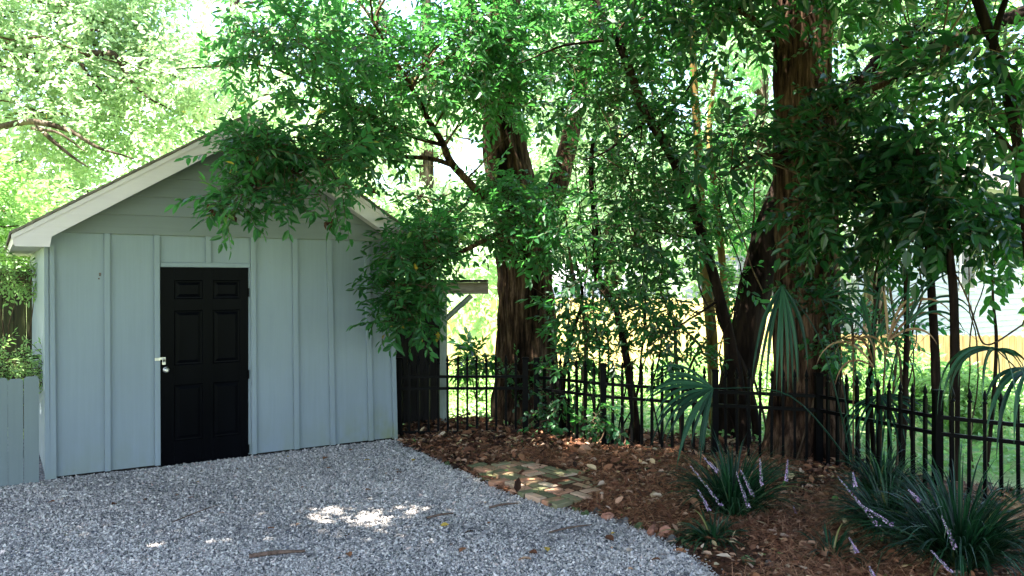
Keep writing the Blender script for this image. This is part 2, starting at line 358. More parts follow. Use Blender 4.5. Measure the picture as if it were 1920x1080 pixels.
def sprays(mb, P, D, nl=11, L=0.34, leaf=0.078, W=0.42, droop=0.10, seed=0, tbase=0.5, tvar=0.25, twig=True, scale=(0.7,1.25), ptint=None):
    r=random.Random(seed); g=np.random.default_rng(seed)
    n=len(P)
    if n==0: return
    T=[spray_template(r,nl,L,leaf,W,droop) for _ in range(6)]
    X=unit(D); up=np.array([0,0,1.]); Y=unit(np.cross(up,X)+1e-4); Z=np.cross(X,Y)
    roll=g.normal(0,0.5,n); c=np.cos(roll)[:,None]; s_=np.sin(roll)[:,None]
    Y,Z=Y*c+Z*s_, Z*c-Y*s_
    sc=g.uniform(*scale,n); base=(g.normal(tbase,tvar,n) if ptint is None else ptint+g.normal(0,tvar*.5,n)); which=g.integers(0,6,n)
    for k in range(6):
        m=which==k
        if not m.any(): continue
        lp,ld,lu,ls,tw=T[k]; Rm=np.stack([X[m],Y[m],Z[m]],1)     # rows are axes
        def tr(a): return np.einsum('lk,nkj->nlj',a,Rm)
        pos=P[m][:,None]+sc[m][:,None,None]*tr(lp)
        cnt=pos.shape[0]*pos.shape[1]
        ti=np.clip(np.repeat(base[m],len(lp))+g.normal(0,.12,cnt),0,.94)
        odd=g.random(cnt)<0.004; ti[odd]=1.0
        jd=tr(ld).reshape(-1,3)+g.normal(0,.24,(cnt,3))
        place_leaves(mb,pos.reshape(-1,3),jd,tr(lu).reshape(-1,3),np.repeat(sc[m],len(lp))*np.tile(ls,m.sum()),ti,W)
        if twig:
            tp=P[m][:,None]+sc[m][:,None,None]*tr(tw)      # n,4,3
            w=0.0032
            offs=np.array([(0,w,0),(0,-w*.6,w),(0,-w*.6,-w)])
            ot=np.einsum('lk,nkj->nlj',offs,Rm)
            v=(tp[:,:,None,:]+ot[:,None,:,:]*np.array([1,.8,.6,.3])[None,:,None,None]).reshape(-1,3)
            q=[]
            for a in range(3):
                for b in range(3): q.append((a*3+b,a*3+(b+1)%3,(a+1)*3+(b+1)%3,(a+1)*3+b))
            f=(np.array(q)[None]+12*np.arange(m.sum())[:,None,None]).reshape(-1,4)
            mb.add(v,f,1,0.5)
def blob_points(g, c, r, n, shell=0.55, droop=0.2):
    """spray origins and directions in an irregular clump"""
    u=unit(g.normal(size=(n,3))); rad=(shell+(1-shell)*g.random(n)**0.6)
    lump=np.array([1+0.35*mnoise.noise(Vector(tuple(x*1.7+np.array(c)))) for x in u])
    P=np.array(c)+u*np.array(r)*(rad*lump)[:,None]
    D=u+g.normal(0,.7,(n,3)); D[:,2]=D[:,2]*0.7-droop*.6
    return P,D
SUN_EL, SUN_AZ = 66.0, (-0.80,-0.60)
SUN = np.array([SUN_AZ[0]*math.cos(R(SUN_EL)),SUN_AZ[1]*math.cos(R(SUN_EL)),math.sin(R(SUN_EL))]); SUN/=np.linalg.norm(SUN)
GAPS=[(-1.28,6.36,0.32),(-1.0,6.2,.15),(-1.55,6.5,.15),(-0.3,5.7,.08),(-2.9,5.9,.08),(-2.0,7.2,.06),(-1.75,6.30,0.12),(-0.95,6.5,0.13),(0.0,7.42,0.15),(0.3,7.1,0.16),(-0.25,7.7,0.1),(-3.1,6.4,.06),(-0.9,5.5,0.12),(-2.2,5.6,.12)]
def ungap(P, D=None):
    keep=np.ones(len(P),bool)
    for gx,gy,gr in GAPS:
        t=P[:,2]/SUN[2]; q=P-SUN*t[:,None]; d=np.hypot((q[:,0]-gx)*0.75,(q[:,1]-gy))
        keep&=~((d<gr+np.where(P[:,2]>5,0.17,0.10))&(P[:,2]>2.3))
    return keep
SKYGAPS=[(868,285,62,48),(795,20,50,45),(1745,175,45,26),(1700,205,35,18),(350,35,75,30),(1335,590,60,20)]
def unsky(P, extra=0):
    keep=np.ones(len(P),bool)
    px=960+F*P[:,0]/P[:,1]; py=HY-F*(P[:,2]-H)/P[:,1]
    for x,y,a,b in SKYGAPS: keep&=~(((px-x)/(a+extra))**2+((py-y)/(b+extra))**2<1)
    return keep
def crown(name, parent, blobs, per, mats, seed=0, gap=True, **kw):
    """blobs: (centre, radii(3), factor)"""
    g=np.random.default_rng(seed); mb=MB(); Ps=[];Ds=[];Ts=[]
    for c,r,f in blobs:
        n=max(3,int(per*f)); P,D=blob_points(g,c,r,n,kw.get('shell',.4),kw.get('bdroop',.2)); Ps.append(P);Ds.append(D); Ts.append(np.full(n,g.normal(kw.get('tbase',.5),kw.get('tvar',.25)*.8)))
    P=np.concatenate(Ps);D=np.concatenate(Ds);T=np.concatenate(Ts)
    k=unsky(P)
    if gap: k&=ungap(P)
    k&=P[:,2]>0.06
    P,D,T=P[k],D[k],T[k]
    kw2={a:b for a,b in kw.items() if a in('nl','L','leaf','W','droop','tbase','tvar','twig','scale')}
    sprays(mb,P,D,seed=seed,ptint=T,**kw2)
    return mb.build(name,mats,parent)
def fill(g, x0,y0,x1,y1,Y0,Y1,n,r,f=1.0,flat=0.75):
    out=[]
    for _ in range(n):
        Y=g.uniform(Y0,Y1); c=at(g.uniform(x0,x1),g.uniform(y0,y1),Y); rr=r*g.uniform(.65,1.3)
        out.append((tuple(c),(rr,rr,rr*flat),f*(rr/r)**2))
    return out
def limbs_to(mb, skeleton, blobs, r0=0.02, seed=0, mi=0, sub=2):
    """wiggly boughs from the nearest skeleton point to each clump"""
    r=random.Random(seed); S=[Vector(p) for p in skeleton]
    for c,rad,f in blobs:
        c=Vector(c); cand=[p for p in S if p.z<c.z+0.3] or S
        p=min(cand,key=lambda q:(q-c).length+r.uniform(0,.3)); L=(c-p).length
        if L<0.05: continue
        mid=p.lerp(c,.5)+Vector((r.uniform(-.1,.1),r.uniform(-.1,.1),r.uniform(0,.18)))*L
        path=smooth_path([p,mid,c],6,wig=.04*L,seed=r.random()*9)
        mb.tube(path,lerps([min(r0*1.6,r0*(.6+L*.35)),r0*.6,r0*.2],len(path)),5,mi,cap=False)
        for _ in range(sub):
            k=r.randint(4,len(path)-2); e=path[k]+Vector((r.uniform(-1,1)*rad[0],r.uniform(-1,1)*rad[1],r.uniform(-.8,.8)*rad[2]))
            pp=smooth_path([path[k],path[k].lerp(e,.5)+Vector((0,0,.05)),e],3,wig=.03)
            mb.tube(pp,lerps([r0*.35,r0*.1],len(pp)),4,mi,cap=False)

# ---------------------------------------------------------------- ground
def xb(Y):   # the line where the driveway meets the planting bed
    return np.interp(Y,[0,2,4.3,5.08,5.42,5.79,6.27,6.56,6.93,7.99,8.6,9.1,9.4],[1.7,1.55,1.40,1.29,1.20,1.08,.79,.44,0,-.586,-.95,-1.27,-1.4])
def sheet(name, xs, ys, zf, mat, kind='structure', mask=None):
    mb=MB(); X,Y=np.meshgrid(xs,ys); Z=np.vectorize(zf)(X,Y); nx=len(xs)
    v=np.stack([X,Y,Z],-1).reshape(-1,3); f=[]
    for j in range(len(ys)-1):
        for i in range(nx-1): f.append((j*nx+i,j*nx+i+1,(j+1)*nx+i+1,(j+1)*nx+i))
    mb.add(v,np.array(f),0,None,True); o=mb.build(name,mat); o['kind']=kind; return o
xs=np.unique(np.concatenate([np.linspace(-300,-20,8),np.linspace(-20,20,41),np.linspace(20,300,8)]))
ys=np.unique(np.concatenate([np.linspace(-60,-4,5),np.linspace(-4,40,60),np.linspace(40,600,10)]))
sheet('ground',xs,ys,lambda x,y:gz(x,y)-0.012,'lawn')
def bedY(x):   # far edge of the leaf-covered ground behind the iron fence
    return np.interp(x,[-2,.3,1.2,2.1,3.0,3.6,4.4,9],[10.9,10.9,9.9,9.3,8.9,7.7,7.0,5.2])
def bedz(x,y):
    e=float(np.clip((x-xb(y))/0.5,0,1))
    return gz(x,y)+0.004+e*0.035+0.02*e*mnoise.noise(Vector((x*1.1,y*1.1,3)))
# driveway and planting bed share the border line and butt against each other
mb=MB(); ysd=np.linspace(-2,9.4,58); v=[]
for Y in ysd:
    for t in np.linspace(0,1,14): v.append((-9+(xb(Y)+9)*t,Y,0.004))
f=[(j*14+i,j*14+i+1,(j+1)*14+i+1,(j+1)*14+i) for j in range(57) for i in range(13)]
mb.add(v,np.array(f)); mb.build('driveway','gravelbase')['kind']='structure'
mb=MB(); v=[]; ysd=np.linspace(0,1,72)
for tY in ysd:
    for t in np.linspace(0,1,30):
        Y=1.5+(10.9-1.5)*tY
        for _ in range(4):
            x0=float(xb(Y)) if Y<9.4 else -1.4
            x=x0+0.001+(8.5-x0)*t**1.4; Y=1.5+(float(bedY(x))-1.5)*tY
        v.append((x,Y,bedz(x,Y)))
f=[(j*30+i,j*30+i+1,(j+1)*30+i+1,(j+1)*30+i) for j in range(71) for i in range(29)]
mb.add(v,np.array(f),0,None,True); mb.build('planting_bed_soil','soil')['kind']='structure'

# ---------------------------------------------------------------- shed
LX,LY=-4.35,7.46; DX,DY=0.84,0.5425
dn=math.hypot(DX,DY); DX/=dn; DY/=dn; NX,NY=DY,-DX
RZ=math.atan2(DY,DX); SW=3.55; SD=4.2; WT=2.33; WB=0.035
def uof(px, n=0.0):
    r=(px-960)/F; ax=LX+NX*n; ay=LY+NY*n
    return (r*ay-ax)/(DX-r*DY)
shed=empty('shed',(LX,LY,0),'pale blue-grey gabled garden shed with white rake boards and a black door','shed',rz=RZ)
D0,D1=uof(300),uof(466); DT=2.01
T=0.03
mb=MB()   # board walls, front with a door opening; local x along the front, y inward
mb.box(0,0,WB,D0,T,WT+.05); mb.box(D1,0,WB,SW,T,WT+.05); mb.box(D0,0,DT+.05,D1,T,WT+.05)
mb.box(0,T,WB,T,SD,WT+.05); mb.box(SW-T,T,WB,SW,SD,WT+.05); mb.box(T,SD-T,WB,SW-T,SD,WT+.05)
mb.box(0.02,0.05,0.0,D0,0.10,WB,1); mb.box(D1,0.05,0.0,SW-0.02,0.10,WB,1)
mb.build('wall',['paint','darkwood'],shed)
# battens: every one leans a little, as in the old shed
BW=0.05
def batten(px0,px1,z0,z1,w=BW,th=0.034,name='batten'):
    u0=uof(px0); u1=uof(px1); b=MB()
    v=[]
    for (u,z) in ((u1,z0),(u0,z1)):
        for dx in (0,w):
            for y in (-th,-0.001): v.append((u+dx,y,z))
    f=[(0,2,3,1),(4,5,7,6),(0,4,6,2),(1,3,7,5),(0,1,5,4),(2,6,7,3)]
    b.add(v,f); return b.build(name,'paint',shed)
for a,c in ((194.5,196),(288,290),(468.5,471),(546.5,550.5),(611,618.5),(682,690)):
    batten(a,c,WB+0.0,WT,w=0.05 if a<500 else 0.055)
batten(384.5,385,DT+.048,WT)
for a,c,w in ((82,84,0.045),(89,93.5,0.052),(727,736,0.05)):
    batten(a,c,WB-0.01,WT,w=w,th=0.04,name='corner_board')
b=MB(); b.box(D0-0.001,-0.024,DT,D1+0.012,-0.001,DT+0.046,bev=.004); b.box(D0-.001,0,DT,D1,T-.001,DT+.049); b.build('door_head',['paint'],shed)
# gable boards, lapped
PZ=3.59; SL=0.622; OV=0.26; RN=0.30; FT=0.20
def rooftop(u): return PZ-SL*abs(u-SW/2)
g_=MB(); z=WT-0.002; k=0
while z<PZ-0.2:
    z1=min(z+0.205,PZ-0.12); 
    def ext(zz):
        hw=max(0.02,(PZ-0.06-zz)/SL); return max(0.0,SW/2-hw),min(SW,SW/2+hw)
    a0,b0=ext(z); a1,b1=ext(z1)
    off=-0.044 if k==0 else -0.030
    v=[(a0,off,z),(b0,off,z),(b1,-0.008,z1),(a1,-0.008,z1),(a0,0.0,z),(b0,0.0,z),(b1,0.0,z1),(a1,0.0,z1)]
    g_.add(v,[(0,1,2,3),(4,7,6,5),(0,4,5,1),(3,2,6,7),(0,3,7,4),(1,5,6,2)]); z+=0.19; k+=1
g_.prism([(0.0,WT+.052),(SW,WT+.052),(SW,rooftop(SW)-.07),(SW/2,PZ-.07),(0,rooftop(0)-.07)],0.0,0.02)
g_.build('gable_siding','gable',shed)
# rake boards with a level foot (a "pork chop"), shadow board above
for sgn in (-1,1):
    b=MB()
    def U(u): return SW/2+sgn*(SW/2-u) if True else u
    def mir(u): return u if sgn<0 else SW-u
    e=-OV
    zt=lambda u: rooftop(mir(u)) if sgn<0 else rooftop(u)
    pts=[(e,PZ-SL*(SW/2-e)-0.035),(e+0.01,PZ-SL*(SW/2-e)-0.145),(0.02,PZ-SL*(SW/2-e)-0.145),(0.035,PZ-SL*(SW/2-0.035)-0.035-FT),(SW/2,PZ-0.035-FT),(SW/2,PZ-0.035)]
    pts=[(mir(u),z) for u,z in pts]
    if sgn>0: pts=pts[::-1]
    b.prism(pts,-RN,-RN+0.022)
    q=[(e-.015,PZ-SL*(SW/2-e)-0.042),(e-.015,PZ-SL*(SW/2-e)-0.085),(SW/2,PZ-.087),(SW/2,PZ-.036)]
    q=[(mir(u),z) for u,z in q]
    if sgn>0: q=q[::-1]
    b.prism(q,-RN-0.016,-RN-0.001)
    b.build('rake_board','white',shed)
    s=MB()   # sloping soffit under the rake overhang plus the side eave
    q=[(0.0,PZ-SL*SW/2-.19),(0.0,PZ-SL*SW/2-.175),(SW/2-.001,PZ-.175),(SW/2-.001,PZ-.19)]
    q=[(mir(u),z) for u,z in q]
    if sgn>0: q=q[::-1]
    s.prism(q,-RN+0.023,-0.03)
    a,c=mir(-OV+.02),mir(-0.002)
    zb=PZ-SL*(SW/2+OV)-0.125
    s.box(min(a,c),-RN+.023,zb,max(a,c),SD+.2,zb+.012)
    a,c=mir(-OV-.004),mir(-OV+.018)
    s.box(min(a,c),-RN+.023,zb-.004,max(a,c),SD+.2,zb+.13)
    s.build('soffit','white',shed)
    rf=MB(); nrow=15   # shingle courses, slightly stepped
    for i in range(nrow):
        t0=i/nrow; t1=(i+1)/nrow+0.02
        def pt(t,lift): 
            u=-OV-0.03+(SW/2+OV+0.03)*min(t,1); return (mir(u),PZ-SL*(SW/2-u)+lift)
        p=[pt(t0,-.024),pt(t0,0.000),pt(t1,-.008),pt(t1,-0.03)]
        jit=rnd.uniform(0,.012)
        if sgn>0: p=p[::-1]
        rf.prism(p,-RN-0.03-jit,SD+0.25)
    rf.build('roof','shingle',shed)
# door
dw=D1-D0; dh=DT-0.012
door=MB(); z0=0.012
def dx(f): return D0+0.004+f*(dw-0.008)
def dz(f): return z0+dh*(1-f)
cols=((.15,.47),(.585,.905)); rows=((.066,.162),(.22,.497),(.595,.88))
yf=0.002
door.box(dx(0),yf+.012,z0,dx(1),yf+.04,z0+dh)
xsd=[0,.15,.47,.585,.905,1]; zsd=[0,.066,.162,.22,.497,.595,.88,1]
for i in (0,2,4): door.box(dx(xsd[i]),yf,z0,dx(xsd[i+1]),yf+.0119,z0+dh)
for c0,c1 in cols:
    for i in (0,2,4,6): door.box(dx(c0)+.0005,yf+.0003,dz(zsd[i+1]),dx(c1)-.0005,yf+.0119,dz(zsd[i]))
    for r0,r1 in rows:
        x0,x1,za,zb_=dx(c0),dx(c1),dz(r1),dz(r0)
        m1,m2=0.022,0.05
        def ring(m,y): return [(x0+m,y,za+m),(x1-m,y,za+m),(x1-m,y,zb_-m),(x0+m,y,zb_-m)]
        v=ring(0,yf)+ring(.008,yf+.0105)+ring(m1,yf+.0115)+ring(m2,yf+.003)
        f=[]
        for k in range(3):
            for e in range(4): f.append((k*4+e,k*4+(e+1)%4,(k+1)*4+(e+1)%4,(k+1)*4+e))
        f.append((12,13,14,15)); door.add(v,f)
do=door.build('door','door',shed)
b=MB(); kx,kz=dx(.058),H-(692-HY)/F*8.09
b.tube([(kx,yf,kz),(kx,yf-.006,kz),(kx,yf-.007,kz)],[.030,.030,.022],20); b.tube([(kx,yf-.006,kz),(kx,yf-.03,kz),(kx,yf-.034,kz),(kx,yf-.05,kz),(kx,yf-.062,kz),(kx,yf-.066,kz)],[.011,.011,.02,.027,.025,.012],20)
b.build('door_knob','steel',do)
kz2=H-(672-HY)/F*8.06
b=MB(); b.box(D0-.055,-.041,kz2-.013,D0-.004,-.0345,kz2+.017,bev=.001); b.box(D0-.012,-.047,kz2-.004,D0+.046,-.0415,kz2+.02,bev=.001)
b.tube([(D0+.026,-.047,kz2+.0),(D0+.026,-.062,kz2-.002),(D0+.026,-.047,kz2-.008)],.004,6)
b.build('hasp','steel',do)
b=MB(); b.box(D0+.010,-.068,kz2-.055,D0+.044,-.048,kz2-.022,bev=.004); b.tube(smooth_path([(D0+.016,-.056,kz2-.024),(D0+.017,-.056,kz2+.0),(D0+.027,-.056,kz2+.009),(D0+.037,-.056,kz2),(D0+.038,-.056,kz2-.024)],4),.0035,6)
b.build('padlock','steel',do)
for pz in (548,700,838):
    zz=H-(pz-HY)/F*8.55
    b=MB(); b.tube([(D1-.001,-.008,zz-.045),(D1-.001,-.008,zz+.045)],.008,8); b.box(D1-.004,-.004,zz-.045,D1+.0,0.002,zz+.045); b.build('hinge','iron',do)
b=MB(); b.box(D0-.0005,0.043,0.0,D1+.0005,0.1,0.012); b.build('threshold','darkwood',shed)
# mud daubs on the wall
b=MB()
for px,py,r_ in ((187,513,.011),(185,522,.007),(187,516,.008)):
    uu=uof(px); Y=LY+uu*DY; z_=H-(py-HY)/F*Y
    b.tube([(uu,-.0005,z_),(uu+.004,-.006,z_-.004),(uu+.005,-.011,z_-.006)],[r_,r_*.8,r_*.3],7)
b.build('wasp_mud','stick',shed)

# ---------------------------------------------------------------- left fences
def wl(u,n=0): return Vector((LX+DX*u+NX*n, LY+DY*u+NY*n, 0))
pf=empty('picket_fence',wl(-0.03,0.06),'low pale blue-grey board fence joining the left corner of the shed','fence',rz=RZ)
x=-0.025; i=0
while x>-1.1:
    w=0.118; tp=.99+rnd.uniform(-.012,.012); ln=rnd.uniform(-.003,.003)
    b=MB(); c=.02
    pts=[(x-w,0.0),(x,0.0),(x+ln,tp-c),(x-c+ln,tp),(x-w+c+ln,tp),(x-w+ln,tp-c)]
    b.prism(pts,0,0.018); b.build('board','picket_paint',pf); x-=w+.0025+rnd.uniform(0,.003)
for z in (.25,.75):
    b=MB(); b.box(-1.2,.019,z,-0.03,.055,z+.07); b.build('rail','picket_paint',pf)
bf=empty('board_fence',(-7.6,10.2,0),'tall dark mossy board fence behind the shed at the far left','fence')
b=MB()
for k in range(22):
    xx=-1.6+k*.15; b.box(xx,rnd.uniform(0,.012),-.0,xx+.142,.03,2.0+rnd.uniform(-.03,.03),bev=.004)
b.build('boards','mosswood',bf)
b=MB()
for z in (.4,1.6): b.box(-1.6,.032,z,1.7,.07,z+.09)
b.build('rails','mosswood',bf)
cl=empty('chain_link_fence',(-5.4,8.7,0),'low chain-link fence with a pipe top rail behind the pale board fence','fence')
b=MB(); b.tube([(-1.6,0,1.04),(.5,0,1.04)],.02,8); b.build('top_rail','iron',cl)
for xx in (-1.3,.45):
    b=MB(); b.tube([(xx,0.0,0),(xx,0,1.06)],.025,8); b.build('post','iron',cl)
b=MB()
for k in range(52):
    for s in (-1,1):
        x0=-1.6+k*.04*1.0; pts=[]
        n=25
        a=x0 if s>0 else x0
        pts=[(a+(s*j*.02) , .0015*(s), j*.042) for j in range(n)]
        pts=[p for p in pts if -1.6<=p[0]<=.45]
        if len(pts)>1: b.tube(pts,.0016,3,cap=False)
b.build('mesh','iron',cl)

# ---------------------------------------------------------------- iron fence
def spear(b,x,y,z,w=.015):
    n=6; prof=[(.0,w),(.012,w*1.5),(.022,w*.8),(.03,w*.7),(.05,w*1.45),(.075,w*1.0),(.12,w*.12)]
    b.tube([(x,y,z+h) for h,_ in prof],[r for _,r in prof],n,cap=True)
pick=MB(); pick.box(-.0135,-.0135,0.0,.0135,.0135,.87); spear(pick,0,0,.868)
def fence_run(root, pts, spacing=.112, zoff=0, first_post=True):
    global pick_me
    n=0
    o3=root.location
    for a,(p,q) in enumerate(zip(pts[:-1],pts[1:])):
        d=q-p; L=d.length; ang=math.atan2(d.y,d.x); k=max(1,round(L/spacing)); 
        for z in (.06,.585,.725):
            b=MB(); c,s=math.cos(ang),math.sin(ang)
            M4=np.array([[c,-s,0,p.x-o3.x],[s,c,0,p.y-o3.y],[0,0,1,0],[0,0,0,1]])
            b.box(.03,-.019,z-.016,L-.03,.019,z+.016,M4=M4); b.build('rail','iron',root)
        for i in range(1,k):
            r=p+d*(i/k); o=bpy.data.objects.new('picket',pick_me); COL.objects.link(o); o.parent=root
            o.location=(r.x-o3.x,r.y-o3.y,rnd.uniform(-.004,.004)); o.rotation_euler=(rnd.uniform(-.008,.008),rnd.uniform(-.008,.008),ang)
    for p in pts:
        b=MB(); x,y=p.x-o3.x,p.y-o3.y
        b.box(x-.033,y-.033,-.0,x+.033,y+.033,.93); b.box(x-.04,y-.04,.93,x+.04,y+.04,.955,bev=.006)
        b.build('post','iron',root)
po=pick.build('picket','iron'); pick_me=po.data; bpy.data.objects.remove(po)
def fp(x,Y): return Vector(((x-960)/F*Y,Y,0))
gate=empty('iron_fence_gate',fp(757,9.6),'black iron spear-topped gate panel between the shed corner and the thick trunk','gate')
fence_run(gate,[fp(749,9.55),fp(985,9.58)],spacing=.115)
ff=empty('iron_fence',fp(1131,8.9),'long black iron spear-topped fence running from the gate to the right edge','fence')
fence_run(ff,[fp(1006,9.52),fp(1131,8.9),fp(1340,8.28),fp(1535,7.96),fp(1758,6.75),fp(2010,6.15)],spacing=.116)

# ---------------------------------------------------------------- arbour behind the gate
ar=empty('wooden_arbor',at(831,800,10.4)*1,'dark wooden arbour with a pale post, braced beam and plank door behind the iron gate','arbor')
ar.location.z=gz(0,10.4); ax,ay,az=ar.location
def rel(b,*a,**k): b.box(a[0]-ax,a[1]-ay,a[2]-az,a[3]-ax,a[4]-ay,a[5]-az,**k); return b
c=lambda px,Y=10.4:(px-960)/F*Y
rel(MB(),c(825),10.36,az,c(838),10.45,1.72,bev=.006).build('post','postpaint',ar)
rel(MB(),c(690),10.30,1.70,c(916),10.355,1.85,bev=.006).build('beam','beam',ar)
rel(MB(),c(690),10.0,1.852,c(914),10.75,1.885).build('roof_board','darkwood',ar)
b=MB(); p0=np.array([c(834)-ax,10.40-ay,1.36-az]); p1=np.array([c(884)-ax,10.40-ay,1.68-az])
b.tube([p0,p1],.036,4); b.build('brace','postpaint',ar)
b=MB()
for k in range(9):
    xx=c(716)+k*.089; rel(b,xx,10.47+rnd.uniform(0,.004),az+.02,xx+.084,10.50,1.698)
rel(b,c(712),10.503,az+.01,c(826),10.515,1.69); b.build('plank_door','darkwood',ar)
rel(MB(),c(690),10.52,az,c(700),10.6,1.7).build('post','darkwood',ar)

# ---------------------------------------------------------------- far fences and houses
def plankfence(name,x0,x1,Y0,Y1,z0,z1,mat,label,scallop=False,w=.14):
    p=Vector(((x0-960)/F*Y0,Y0,0)); q=Vector(((x1-960)/F*Y1,Y1,0)); d=q-p; L=d.length; ang=math.atan2(d.y,d.x)
    o=empty(name,(p.x,p.y,z0),label,'fence',rz=ang); b=MB(); n=int(L/w)
    for i in range(n):
        xx=i*w; y=rnd.uniform(0,.01); h=z1-z0+rnd.uniform(-.012,.012)
        pts=[(xx,0),(xx+w-.008,0),(xx+w-.008,h-.03),(xx+w-.03,h-.006),(xx+w/2,h+.008),(xx+.03,h-.006),(xx,h-.03)]
        b.prism(pts,y,y+.02)
    b.build('boards',mat,o); b=MB()
    for z in (.25,(z1-z0)-.3): b.box(0,.034,z,L,.075,z+.09)
    b.build('rails',mat,o); return o
plankfence('plank_fence',700,1475,20,20,-.5,1.42,'yellowwood','bright golden board fence beyond the lawn, left of the big right trunk')
plankfence('plank_fence',1540,2150,18.5,17.6,-.75,.63,'brownwood','brown round-topped board fence below the white house')
def house(name,x0,x1,Y,zb,ze,zr,depth,label,roofmat,lap=.2,mat='siding',rz=0):
    X0,X1=(x0-960)/F*Y,(x1-960)/F*Y; o=empty(name,(X0,Y,zb),label,'house',rz=rz); W_=X1-X0
    b=MB(); z=0
    b.box(0,.03,0,W_,depth,ze-zb)
    while z<ze-zb-.01:
        z1=min(z+lap,ze-zb); b.add([(0,-.03,z),(W_,-.03,z),(W_,.029,z1),(0,.029,z1),(0,.029,z),(W_,.029,z)],[(0,1,2,3),(0,4,5,1)]); z+=lap
    b.build('wall',mat,o)
    r=MB(); e=.5; hz=ze-zb; rz_=zr-zb
    for s in (0,1):
        yy0,yy1=(-e,depth/2) if s==0 else (depth+e,depth/2)
        r.add([(-e,yy0,hz-.12),(W_+e,yy0,hz-.12),(W_+e,yy1,rz_),(-e,yy1,rz_),(-e,yy0,hz-.0),(W_+e,yy0,hz-.0),(W_+e,yy1,rz_+.12),(-e,yy1,rz_+.12)],[(0,1,2,3),(4,7,6,5),(0,4,5,1),(0,3,7,4),(1,5,6,2)])
    r.build('roof',roofmat,o)
    return o,W_
hw,W_=house('clapboard_house',1610,2300,24,-1.0,5.2,7.6,8,'white clapboard house behind the trees at the right','shingle',rz=.62)
b=MB(); b.box(6.2,-.03,2.6,7.2,.02,4.2); wn=b.build('window','glass',hw)
b=MB()
for q in ((6.1,2.5,7.3,2.6),(6.1,4.2,7.3,4.3),(6.1,2.6,6.2,4.2),(7.2,2.6,7.3,4.2),(6.2,3.37,7.2,3.43)): b.box(q[0],-.06,q[1],q[2],-.031,q[3])
b.build('frame','white',wn)
hw,W_=house('low_outbuilding',1010,1500,27,-1,1.15,2.35,5,'low pale-roofed outbuilding just behind the golden board fence','roofpale')

# ---------------------------------------------------------------- trees
def merge_into(o, b):
    '''append a builder's geometry to an existing trunk mesh'''
    me=o.data; n=len(me.vertices); c=np.empty(n*3,np.float32); me.vertices.foreach_get('co',c)
    nb=MB(); nf=len(me.polygons)
    li=np.empty(len(me.loops),np.int32); me.loops.foreach_get('vertex_index',li)
    st=np.empty(nf,np.int32); me.polygons.foreach_get('loop_start',st); sz=np.diff(np.append(st,len(li)))
    first=True
    for k in np.unique(sz):
        idx=st[sz==k][:,None]+np.arange(k)[None]
        if first: nb.add(c.reshape(-1,3),li[idx],0,None,True); first=False
        else: nb.f.append(li[idx]); nb.m.append((0,len(idx),False))
    for g_,(mi,nn,sm) in zip(b.f,b.m): nb.f.append(g_+nb.n); nb.m.append((1,nn,True))
    nb.v+=b.v; nb.t+=b.t; nb.n+=b.n
    mats=[o.data.materials[0],M['bark_thin']]; name=o.name; par=o.parent
    bpy.data.objects.remove(o); bpy.data.meshes.remove(me); return nb.build('trunk',mats,par)
def trunk(name,parent,pts,radii,mat,seg=48,flute=.05,lump=.12,nfl=13,seed=1,extra=None):
    b=MB(); path=smooth_path(pts,8); b.tube(path,lerps(radii,len(path)),seg,0,lump=lump,flute=flute,nfl=nfl,seed=seed)
    for pp,rr in (extra or []):
        q=smooth_path(pp,6,wig=.02,seed=seed); b.tube(q,lerps(rr,len(q)),12 if rr[0]<.1 else 28,0,lump=.1,flute=.02,seed=seed+2)
    o=b.build(name,mat,parent); return o,path
def root_tree(px,Y,label,name='broadleaf_tree',cat='tree',group=None):
    p=fp(px,Y); return empty(name,(0,0,0),label,cat,group),p
def setbase(root,p):
    """move the empty to its base without moving its children"""
    bpy.context.view_layer.update()
    root.location=p
    for ch in root.children: ch.location=ch.location-Vector(p)

# T1 the thick trunk by the gate
t1,_=root_tree(985,10.6,'thick furrowed trunk right behind the gate, leafy boughs reaching left over the shed','camphor_tree')
Y1=10.6
zz1=gz(0,Y1)
extra=[([at(1005,430,10.6),at(1035,370,10.7),at(1062,290,10.8),at(1085,180,10.9),at(1110,60,11),at(1140,-120,11.1)],[.17,.15,.13,.11,.09,.05]),
       ([at(948,398,10.4),at(905,365,10),at(850,310,9.5),at(828,270,9.2),at(795,205,8.9),at(745,120,8.6),at(700,40,8.3)],[.055,.05,.045,.04,.03,.02,.01]),
       ([at(852,312,9.5),at(800,298,9.1),at(745,290,8.8),at(700,262,8.5),at(640,300,8.1),at(560,320,7.7),at(480,345,7.4)],[.03,.026,.022,.018,.014,.01,.005]),
       ([at(835,275,9.2),at(790,262,9),at(750,245,8.8),at(690,215,8.6),at(640,190,8.5),at(560,145,8.4),at(480,120,8.3),at(330,130,8.2)],[.025,.022,.02,.018,.016,.014,.01,.005]),
       ([at(925,210,10.6),at(900,120,10.5),at(880,0,10.4),at(850,-150,10.2)],[.14,.10,.08,.05]),
       ([at(890,350,10.4),at(862,390,9.8),at(810,372,9.5),at(740,362,9.3)],[.03,.012,.01,.004]),
       ([at(965,420,10.3),at(910,450,9.4),at(850,480,8.9),at(790,510,8.6),at(730,560,8.4)],[.04,.03,.022,.015,.006])]
TR,p1=trunk('trunk',t1,[at(1000,900,Y1),at(995,790,Y1),at(988,700,Y1),at(987,600,Y1),at(985,520,Y1),at(975,430,Y1),at(958,340,Y1),at(944,260,Y1),at(940,180,Y1),at(945,60,Y1),at(960,-150,Y1)],
     [.70,.54,.41,.37,.355,.345,.31,.275,.25,.22,.17],'bark_brown',150,.05,.14,23,3,extra)
g=np.random.default_rng(5)
B1=[]
